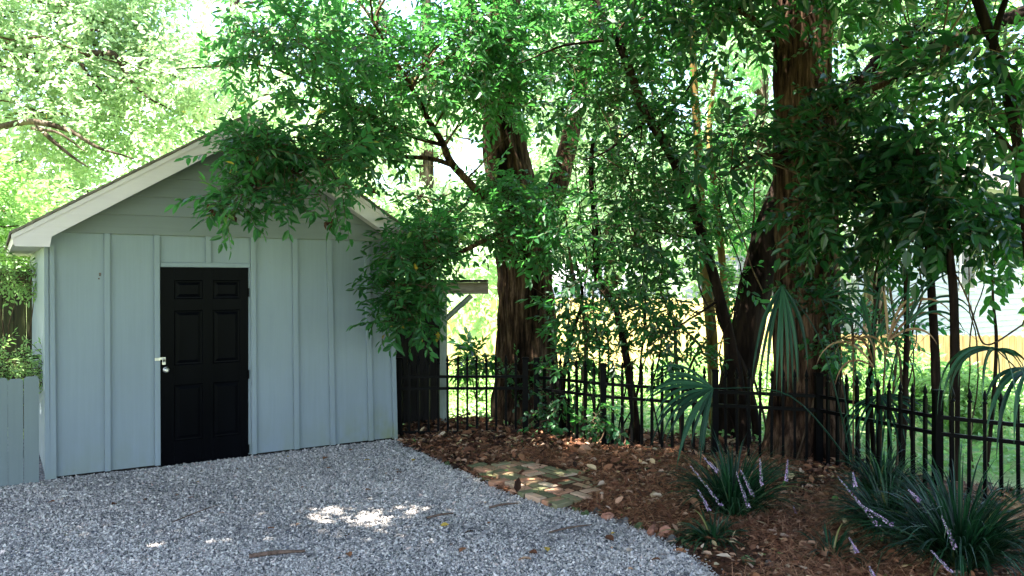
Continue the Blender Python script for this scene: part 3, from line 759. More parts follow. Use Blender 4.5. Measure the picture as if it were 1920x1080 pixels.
B1+=fill(g,430,0,620,190,7.6,8.8,10,.32)+fill(g,390,60,560,160,7.2,8,3,.18,.6)
B1+=fill(g,600,-20,900,240,8.2,9.8,22,.40)
B1+=fill(g,560,215,740,270,8.0,9.0,4,.22)
B1+=fill(g,440,235,560,290,7.2,7.8,7,.09,.5)
B1+=fill(g,435,262,660,365,7.0,7.7,15,.08,.42)
B1+=fill(g,580,330,640,370,7.0,7.4,2,.10,.5)
B1+=fill(g,400,355,540,385,7.0,7.4,4,.09,.4)
B1+=fill(g,640,270,720,320,7.8,8.6,2,.14,.6)
B1+=fill(g,740,430,880,448,8.4,9.4,7,.13,.8)
B1+=fill(g,735,450,805,560,8.2,9.1,11,.09,.55)+fill(g,730,540,785,605,8.3,9.1,9,.08,.5)
B1+=fill(g,780,360,930,430,9.0,9.8,4,.28,.8)
B1+=fill(g,970,330,1080,500,9.2,9.8,7,.22,1.0)
B1+=fill(g,880,-30,1130,200,9.2,10.4,14,.45)
B1+=fill(g,650,-300,1150,-60,8.2,10.5,16,.6)+fill(g,890,30,1010,190,9.3,9.9,6,.24)+fill(g,930,330,1010,420,9.6,10.0,3,.16)
b=MB(); sk=[p for e,_ in extra for p in smooth_path(e,4)]; limbs_to(b,sk,B1,.014,3); merge_into(TR,b)
crown('crown',t1,B1,27,['leaf_mid','bark_thin'],21,leaf=.105,L=.36,nl=10,tbase=.42)
setbase(t1,fp(985,Y1)+Vector((0,0,zz1)))

# T2 big straight trunk
t2,_=root_tree(1510,8.45,'big straight reddish-brown trunk with deep furrows standing in the iron fence','cedar_tree'); Y2=8.5
extra=[([at(1500,130,8.5),at(1440,60,8.3),at(1380,10,8.1),at(1320,-60,8)],[.07,.04,.03,.01]),
       ([at(1530,230,8.4),at(1600,180,8),at(1680,150,7.7),at(1760,120,7.4)],[.06,.04,.025,.01]),
       ([at(1480,300,8.3),at(1420,290,7.9),at(1360,330,7.7)],[.03,.02,.006])]
TR,p2=trunk('trunk',t2,[at(1515,920,Y2),at(1512,850,Y2),at(1512,770,Y2),at(1512,680,Y2),at(1512,560,Y2),at(1512,440,Y2),at(1508,320,Y2),at(1505,200,Y2),at(1503,80,Y2),at(1500,-60,Y2),at(1495,-260,Y2)],
     [.56,.46,.375,.335,.318,.318,.31,.30,.29,.28,.25],'bark_red',168,.045,.10,27,9,extra)
B2=fill(g,1440,-40,1600,20,7.6,8.2,3,.25)+fill(g,1540,180,1620,330,7.6,8.1,4,.18,.8)+fill(g,1480,330,1600,460,7.5,8.1,5,.18,.8)+fill(g,1330,240,1450,320,7.4,8.0,4,.22,.7)+fill(g,1250,-60,1450,80,7.8,9,8,.4)+fill(g,1300,-320,1800,-80,7,9.5,14,.6)+fill(g,1250,-520,1900,-160,6.2,7.8,26,.7,2.2)  # last fill: unseen dense foliage added overhead to shade the right side
b=MB(); sk=[p for e,_ in extra for p in smooth_path(e,4)]+p2[30:]; limbs_to(b,sk,B2,.012,4); merge_into(TR,b)
crown('crown',t2,B2,17,['leaf_dark','bark_thin'],22,leaf=.13,L=.40,nl=9,tbase=.5)
setbase(t2,fp(1512,Y2))

# T3 leaning dark trunk behind it
t3,_=root_tree(1370,9.4,'dark smooth trunk leaning right behind the big reddish trunk','leaning_tree'); Y3=9.5
extra=[([at(1640,125,9.6),at(1670,100,9.5),at(1700,72,9.4),at(1760,20,9.3),at(1800,-60,9.2)],[.12,.11,.09,.07,.05]),
       ([at(1600,190,9.6),at(1690,120,9.5),at(1790,75,9.3),at(1880,40,9.1),at(1990,0,9)],[.11,.10,.10,.09,.08]),
       ([at(1560,250,9.6),at(1620,160,9.6),at(1645,120,9.6)],[.13,.12,.10])]
TR,p3=trunk('trunk',t3,[at(1365,880,Y3),at(1372,800,Y3),at(1380,720,Y3),at(1398,640,Y3),at(1412,560,Y3),at(1432,480,Y3),at(1455,400,Y3),at(1495,310,Y3+.1),at(1560,240,Y3+.1),at(1610,150,Y3+.1)],
     [.27,.22,.2,.19,.19,.19,.185,.17,.14,.11],'bark_dark',40,.02,.1,7,5,extra)
B3=fill(g,1580,-60,1950,90,8.2,9.4,16,.42)
b=MB(); sk=[p for e,_ in extra for p in smooth_path(e,4)]; limbs_to(b,sk,B3,.012,4); merge_into(TR,b)
crown('crown',t3,B3,18,['leaf_dark','bark_thin'],23,leaf=.13,L=.40,nl=9,tbase=.6)
setbase(t3,fp(1370,9.5))

# T4 slender crossing trunk
t4,_=root_tree(1385,8.9,'slender dark trunk slanting up to the left across the middle of the trees','slender_tree'); Y4=8.8
extra=[([at(1225,250,Y4),at(1275,190,8.6),at(1320,120,8.5)],[.02,.014,.005]),([at(1155,70,Y4),at(1060,85,8.6),at(970,120,8.5)],[.02,.014,.005]),
       ([at(1215,225,Y4),at(1140,280,8.6),at(1090,300,8.4)],[.018,.012,.005]),([at(1320,450,Y4),at(1270,440,8.5),at(1200,430,8.3)],[.018,.01,.004]),
       ([at(1350,560,Y4),at(1290,600,8.6),at(1230,640,8.5)],[.018,.01,.004])]
TR,p4=trunk('trunk',t4,[at(1400,880,Y4),at(1392,790,Y4),at(1380,690,Y4),at(1352,570,Y4),at(1325,470,Y4),at(1292,370,Y4),at(1255,285,Y4),at(1205,200,Y4),at(1165,90,Y4),at(1120,10,Y4),at(1060,-120,Y4)],
     [.085,.07,.062,.058,.056,.054,.052,.05,.046,.042,.03],'bark_dark',16,.0,.15,5,6,extra)
B4=fill(g,1080,40,1300,300,8.4,9.2,16,.34)+fill(g,1150,300,1330,470,8.3,9.0,9,.28,.9)+fill(g,1080,-40,1350,60,8.3,9.3,8,.4)+fill(g,1230,590,1330,680,8.3,8.7,4,.16,.6)
b=MB(); sk=[p for e,_ in extra for p in smooth_path(e,4)]+p4[20:]; limbs_to(b,sk,B4,.011,4); merge_into(TR,b)
crown('crown',t4,B4,19,['leaf_under','bark_thin'],24,leaf=.115,L=.36,nl=9,tbase=.3)
setbase(t4,fp(1395,Y4))

# saplings
def sapling(pts,rad,label,mat,blobs,leafm,seed,per=15,leaf=.115,tb=.5,extra=None,name='sapling'):
    t=empty(name,(0,0,0),label,'sapling','saplings and young trees along the iron fence')
    TR,pp=trunk('trunk',t,pts,rad,mat,10,0,.2,5,seed,extra)
    if blobs:
        b=MB(); limbs_to(b,pp[len(pp)//3:],blobs,.008,seed); merge_into(TR,b)
        crown('crown',t,blobs,per,[leafm,'bark_thin'],seed,leaf=leaf,L=.38,nl=9,tbase=tb,scale=(.6,1.2),W=.50 if leafm=='leaf_dark' else .42,bdroop=.8 if leafm=='leaf_dark' else .25)
    q=Vector(pts[0]); q.z=0; setbase(t,q); return t
sapling([at(1197,840,9.0),at(1185,740,9.0),at(1165,620,9),at(1150,570,9),at(1120,520,9.1),at(1116,420,9.2),at(1108,330,9.3),at(1112,260,9.3)],[.05,.045,.042,.04,.036,.034,.03,.02],
    'kinked dark stem with an S bend between the thick trunk and the slanting one','bark_dark',fill(g,1060,270,1210,450,8.8,9.6,10,.3)+fill(g,1080,470,1220,590,8.7,9.3,8,.24),'leaf_under',31,tb=.35)
sapling([at(1342,850,9.9),at(1338,720,9.9),at(1332,600,9.9),at(1318,470,9.9),at(1310,300,9.9),at(1300,120,9.9),at(1296,-40,10)],[.075,.07,.068,.06,.055,.045,.03],
    'ochre stem rising nearly upright behind the slanting dark trunk','bark_yellow',fill(g,1280,60,1440,420,9.6,10.6,16,.38),'leaf_mid',32,tb=.8)
sapling([at(1362,850,10.1),at(1366,700,10.1),at(1358,540,10.1),at(1345,400,10.1),at(1330,250,10.2),at(1345,120,10.3)],[.06,.055,.05,.045,.04,.02],
    'second ochre stem just right of the upright one','bark_yellow',fill(g,1350,330,1440,560,9.6,10.4,7,.26),'leaf_mid',33,tb=.7)
sapling([at(1062,850,9.6),at(1055,740,9.6),at(1068,640,9.6),at(1092,560,9.6),at(1075,470,9.6)],[.035,.032,.028,.02,.01],
    'thin twisted stem hugging the right side of the thick trunk','bark_dark',fill(g,1040,520,1110,720,9.2,9.7,9,.2,.8),'leaf_under',34,tb=.5)
sapling([at(1088,850,9.4),at(1098,720,9.4),at(1096,600,9.4),at(1072,500,9.5),at(1060,400,9.5)],[.03,.028,.024,.018,.01],
    'thin upright stem between the thick trunk and the kinked stem','bark_thin',fill(g,1100,580,1180,690,9.0,9.5,5,.18,.7),'leaf_under',35,tb=.4)
sapling([at(1420,840,9.3),at(1412,760,9.3),at(1390,680,9.3),at(1352,610,9.2),at(1340,560,9.1)],[.05,.045,.035,.02,.01],
    'short curved stem arching at the foot of the leaning trunk','bark_dark',fill(g,1220,560,1330,640,8.6,9.1,4,.16,.6),'leaf_dark',36,tb=.7)
# right hand ones, dark silhouettes
sapling([at(1757,900,7.3),at(1756,760,7.3),at(1752,640,7.3),at(1745,520,7.3),at(1735,400,7.3),at(1720,280,7.2)],[.045,.042,.038,.034,.03,.015],
    'dark straight stem right behind the iron post at the right','bark_dark',fill(g,1660,230,1840,380,6.8,7.6,7,.24,.9),'leaf_dark',41,leaf=.14,tb=.4)
sapling([at(1690,880,7.7),at(1697,740,7.7),at(1700,600,7.7),at(1692,450,7.7),at(1660,330,7.7)],[.03,.028,.025,.02,.01],
    'thin dark stem between the big trunk and the right iron post','bark_dark',fill(g,1590,360,1720,520,7.2,7.9,7,.22,.9),'leaf_dark',42,leaf=.135,tb=.5)
sapling([at(1790,900,7.0),at(1790,700,7.0),at(1788,560,7.0),at(1780,470,7.0),at(1772,380,7)],[.045,.04,.036,.03,.015],
    'forked dark stem beside the hanging fan palm leaf','bark_dark',fill(g,1730,370,1900,460,6.6,7.4,7,.22,.9),'leaf_dark',43,leaf=.14,tb=.3)
sapling([at(1960,1040,6.6),at(1950,700,6.6),at(1925,400,6.5),at(1912,290,6.5),at(1890,170,6.5),at(1862,80,6.5),at(1825,-20,6.5),at(1800,-90,6.5)],[.06,.055,.05,.045,.045,.04,.04,.03],
    'long dark bough curving down the right edge','bark_dark',fill(g,1760,60,1960,250,6.1,7.2,10,.26,.9),'leaf_dark',44,leaf=.14,tb=.45,
    extra=[([at(1915,295,6.5),at(1890,270,6.5),at(1840,220,6.6),at(1790,190,6.7)],[.02,.015,.01,.004]),([at(1862,80,6.5),at(1880,20,6.4),at(1900,-40,6.4)],[.03,.025,.02])])
sapling([at(1640,880,8.0),at(1632,720,8.0),at(1640,600,8.0),at(1655,470,8.0),at(1665,300,8.0),at(1665,150,8.0)],[.025,.024,.022,.02,.018,.01],
    'thin stem close to the right side of the big reddish trunk','bark_dark',fill(g,1580,80,1720,330,7.3,8.2,12,.27,.9),'leaf_dark',45,leaf=.135,tb=.5)
sapling([at(1850,880,7.6),at(1862,760,7.6),at(1868,640,7.6),at(1862,560,7.6),at(1860,480,7.6)],[.02,.018,.016,.012,.01],
    'thin bare-looking stem in front of the white clapboards','bark_dark',fill(g,1840,480,1920,520,7.2,7.9,2,.14,.6)+fill(g,1840,370,1940,460,6.6,7.4,4,.2,.8),'leaf_dark',46,leaf=.135,tb=.7)
sapling([at(1612,860,8.3),at(1606,760,8.3),at(1600,640,8.3),at(1590,540,8.3)],[.018,.016,.014,.01],
    'leafy whip sprouting just right of the big trunk','bark_thin',fill(g,1585,520,1680,640,7.7,8.3,5,.17,.7),'leaf_vine',47,leaf=.10,tb=.6)

# background trees, sunlit
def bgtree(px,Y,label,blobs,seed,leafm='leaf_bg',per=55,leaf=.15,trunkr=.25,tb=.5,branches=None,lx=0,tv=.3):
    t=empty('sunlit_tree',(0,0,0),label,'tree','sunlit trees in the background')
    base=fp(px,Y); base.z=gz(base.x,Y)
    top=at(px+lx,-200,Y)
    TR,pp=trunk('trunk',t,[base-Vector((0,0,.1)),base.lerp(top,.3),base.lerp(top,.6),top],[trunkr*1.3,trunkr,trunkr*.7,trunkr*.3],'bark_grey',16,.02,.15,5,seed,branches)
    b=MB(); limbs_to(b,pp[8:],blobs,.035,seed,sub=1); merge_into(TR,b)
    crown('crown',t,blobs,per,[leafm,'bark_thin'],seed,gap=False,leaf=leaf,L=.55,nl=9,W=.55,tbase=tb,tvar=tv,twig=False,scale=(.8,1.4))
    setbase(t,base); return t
brL=[([at(-60,250,13),at(5,238,13),at(65,228,13),at(130,246,13),at(190,278,13),at(250,298,13)],[.07,.06,.05,.04,.025,.01]),
     ([at(65,228,13),at(90,255,13),at(130,290,12.9),at(165,312,12.9)],[.04,.035,.025,.01]),
     ([at(60,240,13),at(110,250,12.8),at(160,283,12.8)],[.03,.02,.008]),
     ([at(160,100,13.5),at(205,100,13.4),at(222,112,13.4),at(245,150,13.3),at(280,185,13.3),at(320,205,13.3)],[.06,.055,.045,.03,.02,.01]),
     ([at(165,55,13.5),at(205,62,13.5)],[.03,.01]),([at(150,120,13.4),at(180,160,13.3),at(205,182,13.2)],[.03,.02,.01]),
     ([at(100,40,14),at(120,15,14),at(140,-20,14)],[.08,.07,.05])]
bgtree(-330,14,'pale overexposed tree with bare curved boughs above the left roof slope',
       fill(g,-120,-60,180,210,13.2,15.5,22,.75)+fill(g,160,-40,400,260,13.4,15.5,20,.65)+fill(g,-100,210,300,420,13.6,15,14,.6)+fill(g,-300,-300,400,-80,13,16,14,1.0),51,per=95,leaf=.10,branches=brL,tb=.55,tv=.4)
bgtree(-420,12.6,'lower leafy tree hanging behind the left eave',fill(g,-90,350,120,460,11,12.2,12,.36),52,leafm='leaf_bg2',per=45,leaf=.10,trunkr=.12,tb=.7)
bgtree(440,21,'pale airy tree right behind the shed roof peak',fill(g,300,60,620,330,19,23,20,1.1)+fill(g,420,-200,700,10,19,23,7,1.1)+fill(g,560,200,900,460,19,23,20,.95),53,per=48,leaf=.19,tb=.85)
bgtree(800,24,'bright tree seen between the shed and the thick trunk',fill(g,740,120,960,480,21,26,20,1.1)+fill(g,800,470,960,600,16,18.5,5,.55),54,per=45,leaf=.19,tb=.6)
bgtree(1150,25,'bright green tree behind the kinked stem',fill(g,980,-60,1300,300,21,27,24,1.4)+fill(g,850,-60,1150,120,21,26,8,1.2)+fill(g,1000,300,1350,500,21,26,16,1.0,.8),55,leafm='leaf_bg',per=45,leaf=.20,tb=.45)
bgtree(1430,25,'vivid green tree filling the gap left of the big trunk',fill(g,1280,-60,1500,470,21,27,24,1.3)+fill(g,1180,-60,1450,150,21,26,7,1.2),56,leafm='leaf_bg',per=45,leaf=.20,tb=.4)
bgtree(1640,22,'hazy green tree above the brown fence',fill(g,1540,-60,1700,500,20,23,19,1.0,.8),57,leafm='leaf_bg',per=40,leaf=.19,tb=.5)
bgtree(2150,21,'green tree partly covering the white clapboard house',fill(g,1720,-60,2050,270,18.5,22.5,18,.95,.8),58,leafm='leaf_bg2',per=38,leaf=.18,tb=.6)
# far wood closing the view at the horizon
mb=MB(); gg=np.random.default_rng(77); Pw=[];Dw=[]
for _ in range(150):
    X=gg.uniform(-45,45); Y=gg.uniform(38,46); h=gg.uniform(1,9) 
    P,D=blob_points(gg,(X,Y,h),(3,2,2.4),60); Pw.append(P); Dw.append(D)
P=np.concatenate(Pw); D=np.concatenate(Dw); k=(P[:,2]>-2)&unsky(P,10); sprays(mb,P[k],D[k],nl=7,L=1.3,leaf=.5,W=.6,seed=9,twig=False)
tag(mb.build('far_wood',['leaf_bg','bark_thin']),None,None,None,'stuff')

# ---------------------------------------------------------------- overhanging trees whose shade covers the yard (crowns above the frame)
def overtree(loc,blobs,label,seed,per=150):
    t=empty('shade_oak',(0,0,0),label,'tree'); top=Vector(loc)+Vector((rnd.uniform(-.5,.5),rnd.uniform(-.5,.5),6.5))
    TR,pp=trunk('trunk',t,[loc,Vector(loc).lerp(top,.5)+Vector((.1,.1,0)),top],[.38,.28,.2],'bark_brown',24,.05,.1,9,seed)
    b=MB(); limbs_to(b,pp[8:],blobs,.05,seed,sub=1); merge_into(TR,b)
    crown('crown',t,blobs,per,['leaf_over','bark_thin'],seed,leaf=.15,L=.5,nl=9,W=.6,tbase=.5,twig=False,scale=(.8,1.3))
    setbase(t,loc)
g2=np.random.default_rng(8)
def slab(x0,x1,y0,y1,z0,z1,n,r): 
    return [((g2.uniform(x0,x1),g2.uniform(y0,y1),g2.uniform(z0,z1)),(r*g2.uniform(.7,1.3),)*2+(r*.6,),1.0) for _ in range(n)]
def above(bl):   # keep clumps clear of what the camera sees
    return [q for q in bl if q[0][2]-q[1][2]*1.4-.5 > H+.35*max(q[0][1],0)+.15 or q[0][1]<-.5 or q[0][0]+q[1][0]*1.4+.7 < -.66*q[0][1]]
overtree((-8.5,1.5,0),above(slab(-12.5,-1.0,-3,6.6,5.8,8.6,135,1.0)+slab(-11,-6.6,4.5,9.5,3.6,8,40,.8)+slab(-5.8,-3.2,5.2,6.6,6.2,8.6,14,.7)),'tall shade oak left of the yard with its crown above the picture',61)  # last two slabs: unseen clumps added to shade left fences, side wall, shed foot
overtree((6.8,0.5,0),above(slab(-4,6,-2.5,6.3,6,9,110,1.0)+slab(0.5,6.5,0.5,7.2,4.4,6.2,45,.9)),'tall shade oak right of the yard with its crown above the picture',62)  # lower slab: unseen clumps added to darken the bed at the right

# ---------------------------------------------------------------- shrubs behind the fence and ground plants
def shrub(px,Y,label,blobs,seed,leafm='leaf_bg2',per=60,leaf=.09,name='shrub',tb=.5,group='leafy shrubs behind the iron fence',gap=False):
    t=empty(name,(0,0,0),label,'shrub',group); base=fp(px,Y); base.z=gz(base.x,Y)
    b=MB(); limbs_to(b,[base,base+Vector((0,0,.15)),base+Vector((.05,0,.3))],blobs,.012,seed,sub=2); b.build('stems','bark_thin',t)
    crown('foliage',t,blobs,per,[leafm,'bark_thin'],seed,gap=gap,leaf=leaf,L=.28,nl=9,W=.42,tbase=tb)
    setbase(t,base)
shrub(880,13.6,'low sunlit bush on the lawn seen through the gate',fill(g,840,700,925,750,13,14.5,9,.20),71,leaf=.08,tb=.9)
shrub(1160,13,'bright leafy bush behind the left iron fence post',fill(g,1090,715,1180,765,12,14,10,.26),72,leaf=.09,tb=.75)
shrub(1235,13.5,'bright bush between the middle pickets',fill(g,1190,690,1290,750,12.5,14.5,14,.27),73,leaf=.09,tb=.8)
shrub(1430,13.5,'pinnate bright bush left of the big trunk foot',fill(g,1405,680,1460,755,12.5,14.5,7,.20),74,leaf=.09,tb=.85)
shrub(1620,12.2,'green bush right of the big trunk behind the pickets',fill(g,1590,690,1690,780,11.5,13,12,.22),75,leaf=.10,tb=.7)
shrub(1740,11.2,'green bush behind the right iron post',fill(g,1690,700,1800,800,10.5,12,14,.22),76,leaf=.14,tb=.55)
shrub(1870,10.5,'broad-leaved bush at the right edge behind the pickets',fill(g,1800,730,1940,850,9.5,11.5,14,.22),77,leaf=.11,tb=.6)
shrub(30,8.2,'small-leaved vine-like bush over the chain-link rail',fill(g,-20,660,85,712,7.9,8.4,5,.13,.7),78,leaf=.05,tb=.8,group=None)
shrub(20,9.4,'drooping leafy branch in front of the mossy board fence',fill(g,-40,480,60,560,8.8,9.6,5,.16,.6),79,leaf=.06,tb=.7,group=None)
shrub(885,11.0,'young broad-leaved sprout just behind the gate spears',fill(g,862,655,895,690,10.6,10.9,2,.10,.4),80,leafm='leaf_dark',leaf=.13,tb=.5)
# ivy on the iron fence and trunk
def vine(label,blobs,seed,per=18,leaf=.075,leafm='leaf_under'):
    t=empty('climbing_vine',(0,0,0),label,'vine','vines climbing the fence and trunks'); c0=Vector(blobs[0][0]); base=Vector((c0.x,c0.y,0))
    b=MB(); pts=[base]+[Vector(c) for c,_,_ in sorted(blobs,key=lambda q:q[0][2])]
    pp=smooth_path(pts,5,wig=.05,seed=seed); b.tube(pp,lerps([.012,.004],len(pp)),5,cap=False); b.build('stem','bark_thin',t)
    crown('leaves',t,blobs,per,[leafm,'bark_thin'],seed,leaf=leaf,L=.2,nl=6,W=.72,tbase=.5,bdroop=.6)
    setbase(t,base)
vine('ivy climbing the fence post right of the thick trunk',fill(g,1110,740,1150,820,8.75,8.85,4,.09,.6),81)
vine('ivy hanging over the first pickets beside the thick trunk',fill(g,1010,700,1070,800,9.2,9.35,5,.10,.6),82)
vine('ivy creeping up the foot of the thick trunk behind the gate',fill(g,950,650,1010,800,9.95,10.1,5,.12,.6),83,leaf=.05)
vine('leafy vine climbing the left face of the big reddish trunk',fill(g,1475,430,1560,540,8.0,8.12,4,.12,.8)+fill(g,1530,280,1590,640,8.0,8.2,8,.14,.9)+fill(g,1500,30,1575,300,8.0,8.1,7,.13,.8),84,leafm='leaf_dark')
vine('ivy sprigs near the foot of the big reddish trunk',fill(g,1545,640,1580,720,8.0,8.1,3,.1,.8),85)
#vine('tendril vine dangling over the left rake board',fill(g,200,318,208,380,6.95,7.0,3,.03,.25)+fill(g,290,310,340,330,7.2,7.3,2,.04,.3),86,per=22,leaf=.05)
# hanging thin vines and bare twigs
for i,(pts,lab) in enumerate([
   ([at(1210,-20,9),at(1222,260,9),at(1232,420,9),at(1245,520,9),at(1262,600,9),at(1275,700,8.9)],'long thin vine hanging between the kinked stem and slanting trunk'),
   ([at(1150,560,8.7),at(1115,590,8.7),at(1290,640,8.7),at(1285,720,8.7)],None),
   ([at(1075,300,9.2),at(1090,420,9.2),at(1102,560,9.2),at(1100,740,9.2)],'thin vine hanging straight right of the thick trunk'),
   ([at(1800,520,6.9),at(1830,600,6.9),at(1852,640,6.9),at(1920,600,6.9)],'thin bare vine looping in front of the white clapboards'),
   ([at(1340,330,8.6),at(1400,470,8.5),at(1430,550,8.4)],'pale thin vine crossing the leaning trunk')]):
    if lab:
        b=MB(); pp=smooth_path(pts,8,wig=.08,seed=i); b.tube(pp,.008,5); tag(b.build('hanging_vine','bark_thin'),lab,'vine','thin hanging vines')

rs=random.Random(99)
for i in range(22):
    x=rs.choice([rs.uniform(1040,1300),rs.uniform(1040,1300),rs.uniform(1590,1900),rs.uniform(1590,1900),rs.uniform(1240,1440)]); Y=rs.uniform(8.7,10.0) if x<1500 else rs.uniform(7.6,9.5); y0=rs.uniform(60,420)
    pts=[at(x+rs.uniform(-25,25),y0,Y)]; n=5
    for k in range(1,n+1): pts.append(at(x+rs.uniform(-28,28),y0+(800-y0)*k/n,Y+rs.uniform(-.1,.1)))
    pts[-1].z=.0
    b=MB(); pp=smooth_path(pts,6,wig=.06,seed=i); r0=rs.uniform(.006,.014); b.tube(pp,lerps([r0*.5,r0,r0*1.3],len(pp)),5)
    for _ in range(5):
        q=pp[rs.randint(3,len(pp)-6)]; e=q+Vector((rs.uniform(-.5,.5),rs.uniform(-.3,.3),rs.uniform(.0,.5))); b.tube(smooth_path([q,q.lerp(e,.5)+Vector((0,0,.06)),e],4,wig=.03),r0*.4,4,cap=False)
    b2=MB(); b2=b; tag(b.build('thin_stem','bark_thin' if i%3 else 'bark_dark'),'thin bare twiggy stem among the trees along the iron fence','stem','thin bare stems along the iron fence')
# ---------------------------------------------------------------- palmetto fronds
def strip(mb,path,widths,nrm,tint,vfold=.35):
    P=np.array([tuple(p) for p in path]); n=len(P); T=unit(np.gradient(P,axis=0)); N=np.broadcast_to(np.array(nrm,float),(n,3))
    S=unit(np.cross(T,N)); Nn=np.cross(S,T); w=np.asarray(widths)[:,None]
    v=np.concatenate([P+S*w,P-Nn*w*vfold*0+Nn*0-Nn*w*vfold,P-S*w]); i=np.arange(n-1)
    f=np.concatenate([np.stack([i,i+1,n+i+1,n+i],1),np.stack([n+i,n+i+1,2*n+i+1,2*n+i],1)])
    mb.add(v,f,0,tint)
def frond(parent,base,hub,axis,side,nb,length,spread,grav,mat='palm',seed=0,w=.014,name='frond'):
    """petiole base->hub, blades fanned about axis in the plane (axis, side), each bending down"""
    r=random.Random(seed); b=MB(); base=Vector(base); hub=Vector(hub)
    pp=smooth_path([base,base.lerp(hub,.45)+Vector((0,0,.22*(hub-base).length)),hub],6)
    b.tube(pp,lerps([.009,.004],len(pp)),5,0,tint=.3)
    axis=Vector(axis).normalized(); side=Vector(side); side=(side-axis*side.dot(axis)).normalized(); nr=axis.cross(side).normalized()
    for i in range(nb):
        t=-1+2*i/(nb-1); a=R(spread)*t+r.uniform(-.10,.10); d=(axis*math.cos(a)+side*math.sin(a)+nr*(.08*(i%2)-.04)).normalized()
        L=length*(1-.25*abs(t)**2)*r.uniform(.65,1.1); p=hub.copy(); path=[p.copy()]; n=12; dd=d.copy(); gr=grav*r.uniform(.7,1.3)
        for k in range(n):
            dd=(dd+Vector((r.uniform(-.01,.01),r.uniform(-.01,.01),-gr*(k/n)**.8)))
            dd.normalize(); p=p+dd*(L/n); path.append(p.copy())
        ws=[w*min(1,.35+k/n*2.6)*min(1,(n-k)/n*2.4)+.0008 for k in range(n+1)]
        nn=nr if abs(nr.dot(dd))<.95 else side
        strip(b,path,ws,tuple(nn),min(1,max(0,r.gauss(.5,.22))))
    return b.build(name,mat,parent)
pa=empty('fan_palm',(0,0,0),'fan palm with one leaf drooping over the iron fence, another against the big trunk','palm','fan palms')
cr=at(1600,840,7.55); cr.z=.10
b=MB(); b.tube([(cr.x,cr.y,0),(cr.x,cr.y,.1),(cr.x+.01,cr.y,.17)],[.06,.05,.02],10,lump=.3); b.build('stump','bark_dark',pa)
cz=Vector((cr.x,cr.y,.12))
frond(pa,cz,at(1337,728,7.55),(-1,-.1,-.28),(.2,-.25,-1),19,.95,58,.27,seed=1,w=.013)
frond(pa,cz,at(1466,535,7.7),(-.05,-.25,-.8),(1,-.1,.1),13,1.2,34,.42,seed=2,w=.013)
frond(pa,cz,at(1540,560,7.8),(.3,-.3,.1),(.5,-.2,-1),7,.9,40,.30,seed=3,w=.008)
frond(pa,cz,at(1600,640,7.4),(-.2,-.5,.3),(1,0,.0),8,.55,50,.45,mat='palmdead',seed=4,w=.009)
setbase(pa,Vector((cr.x,cr.y,0)))
pb=empty('fan_palm',(0,0,0),'fan palm with tall arching narrow leaves and brown tips between big trunk and right post','palm','fan palms')
cr=at(1650,850,7.6); cz=Vector((cr.x,cr.y,.12))
b=MB(); b.tube([(cr.x,cr.y,0),(cr.x,cr.y,.1),(cr.x+.01,cr.y,.17)],[.06,.05,.02],10,lump=.3); b.build('stump','bark_dark',pb)
frond(pb,cz,at(1635,650,7.4),(0,-.1,1),(1,-.1,.1),6,1.0,26,.42,seed=11,w=.009)
frond(pb,cz,at(1665,640,7.3),(.35,-.1,1),(1,-.1,.1),5,.95,24,.45,mat='palmdead',seed=12,w=.011)
frond(pb,cz,at(1700,610,7.2),(.5,-.2,1),(1,-.1,-.3),6,.95,26,.42,seed=13,w=.010)
frond(pb,cz,at(1640,690,7.5),(-.5,-.2,.9),(1,-.1,.2),4,.75,24,.45,mat='palmdead',seed=14,w=.010)
frond(pb,cz,at(1650,740,7.5),(0,-.3,-.1),(1,-.1,.1),26,.7,85,.22,seed=15,w=.010)
setbase(pb,Vector((cr.x,cr.y,0)))
pc=empty('fan_palm',(0,0,0),'fan palm with large folded leaves hanging at the right edge before the pickets','palm','fan palms')
cr=at(1985,980,5.9); cz=Vector((cr.x,cr.y,.4))
b=MB(); b.tube([(cr.x,cr.y,0),(cr.x,cr.y,.2),(cr.x+.02,cr.y,.45)],[.09,.08,.05],10,lump=.3); b.build('stump','bark_thin',pc)
frond(pc,cz,at(1868,655,5.9),(-.3,-.25,.05),(1,-.1,-.1),15,.80,80,.62,seed=21,w=.016)
frond(pc,cz,at(1930,690,5.8),(-.2,-.3,-.2),(1,0,-.1),11,.85,65,.55,seed=22,w=.014)
frond(pc,cz,at(1925,960,5.6),(-.9,-.2,-.0),(.2,-.1,-1),16,.36,55,.1,mat='palmdead',seed=23,w=.012)
setbase(pc,Vector((cr.x,cr.y,0)))

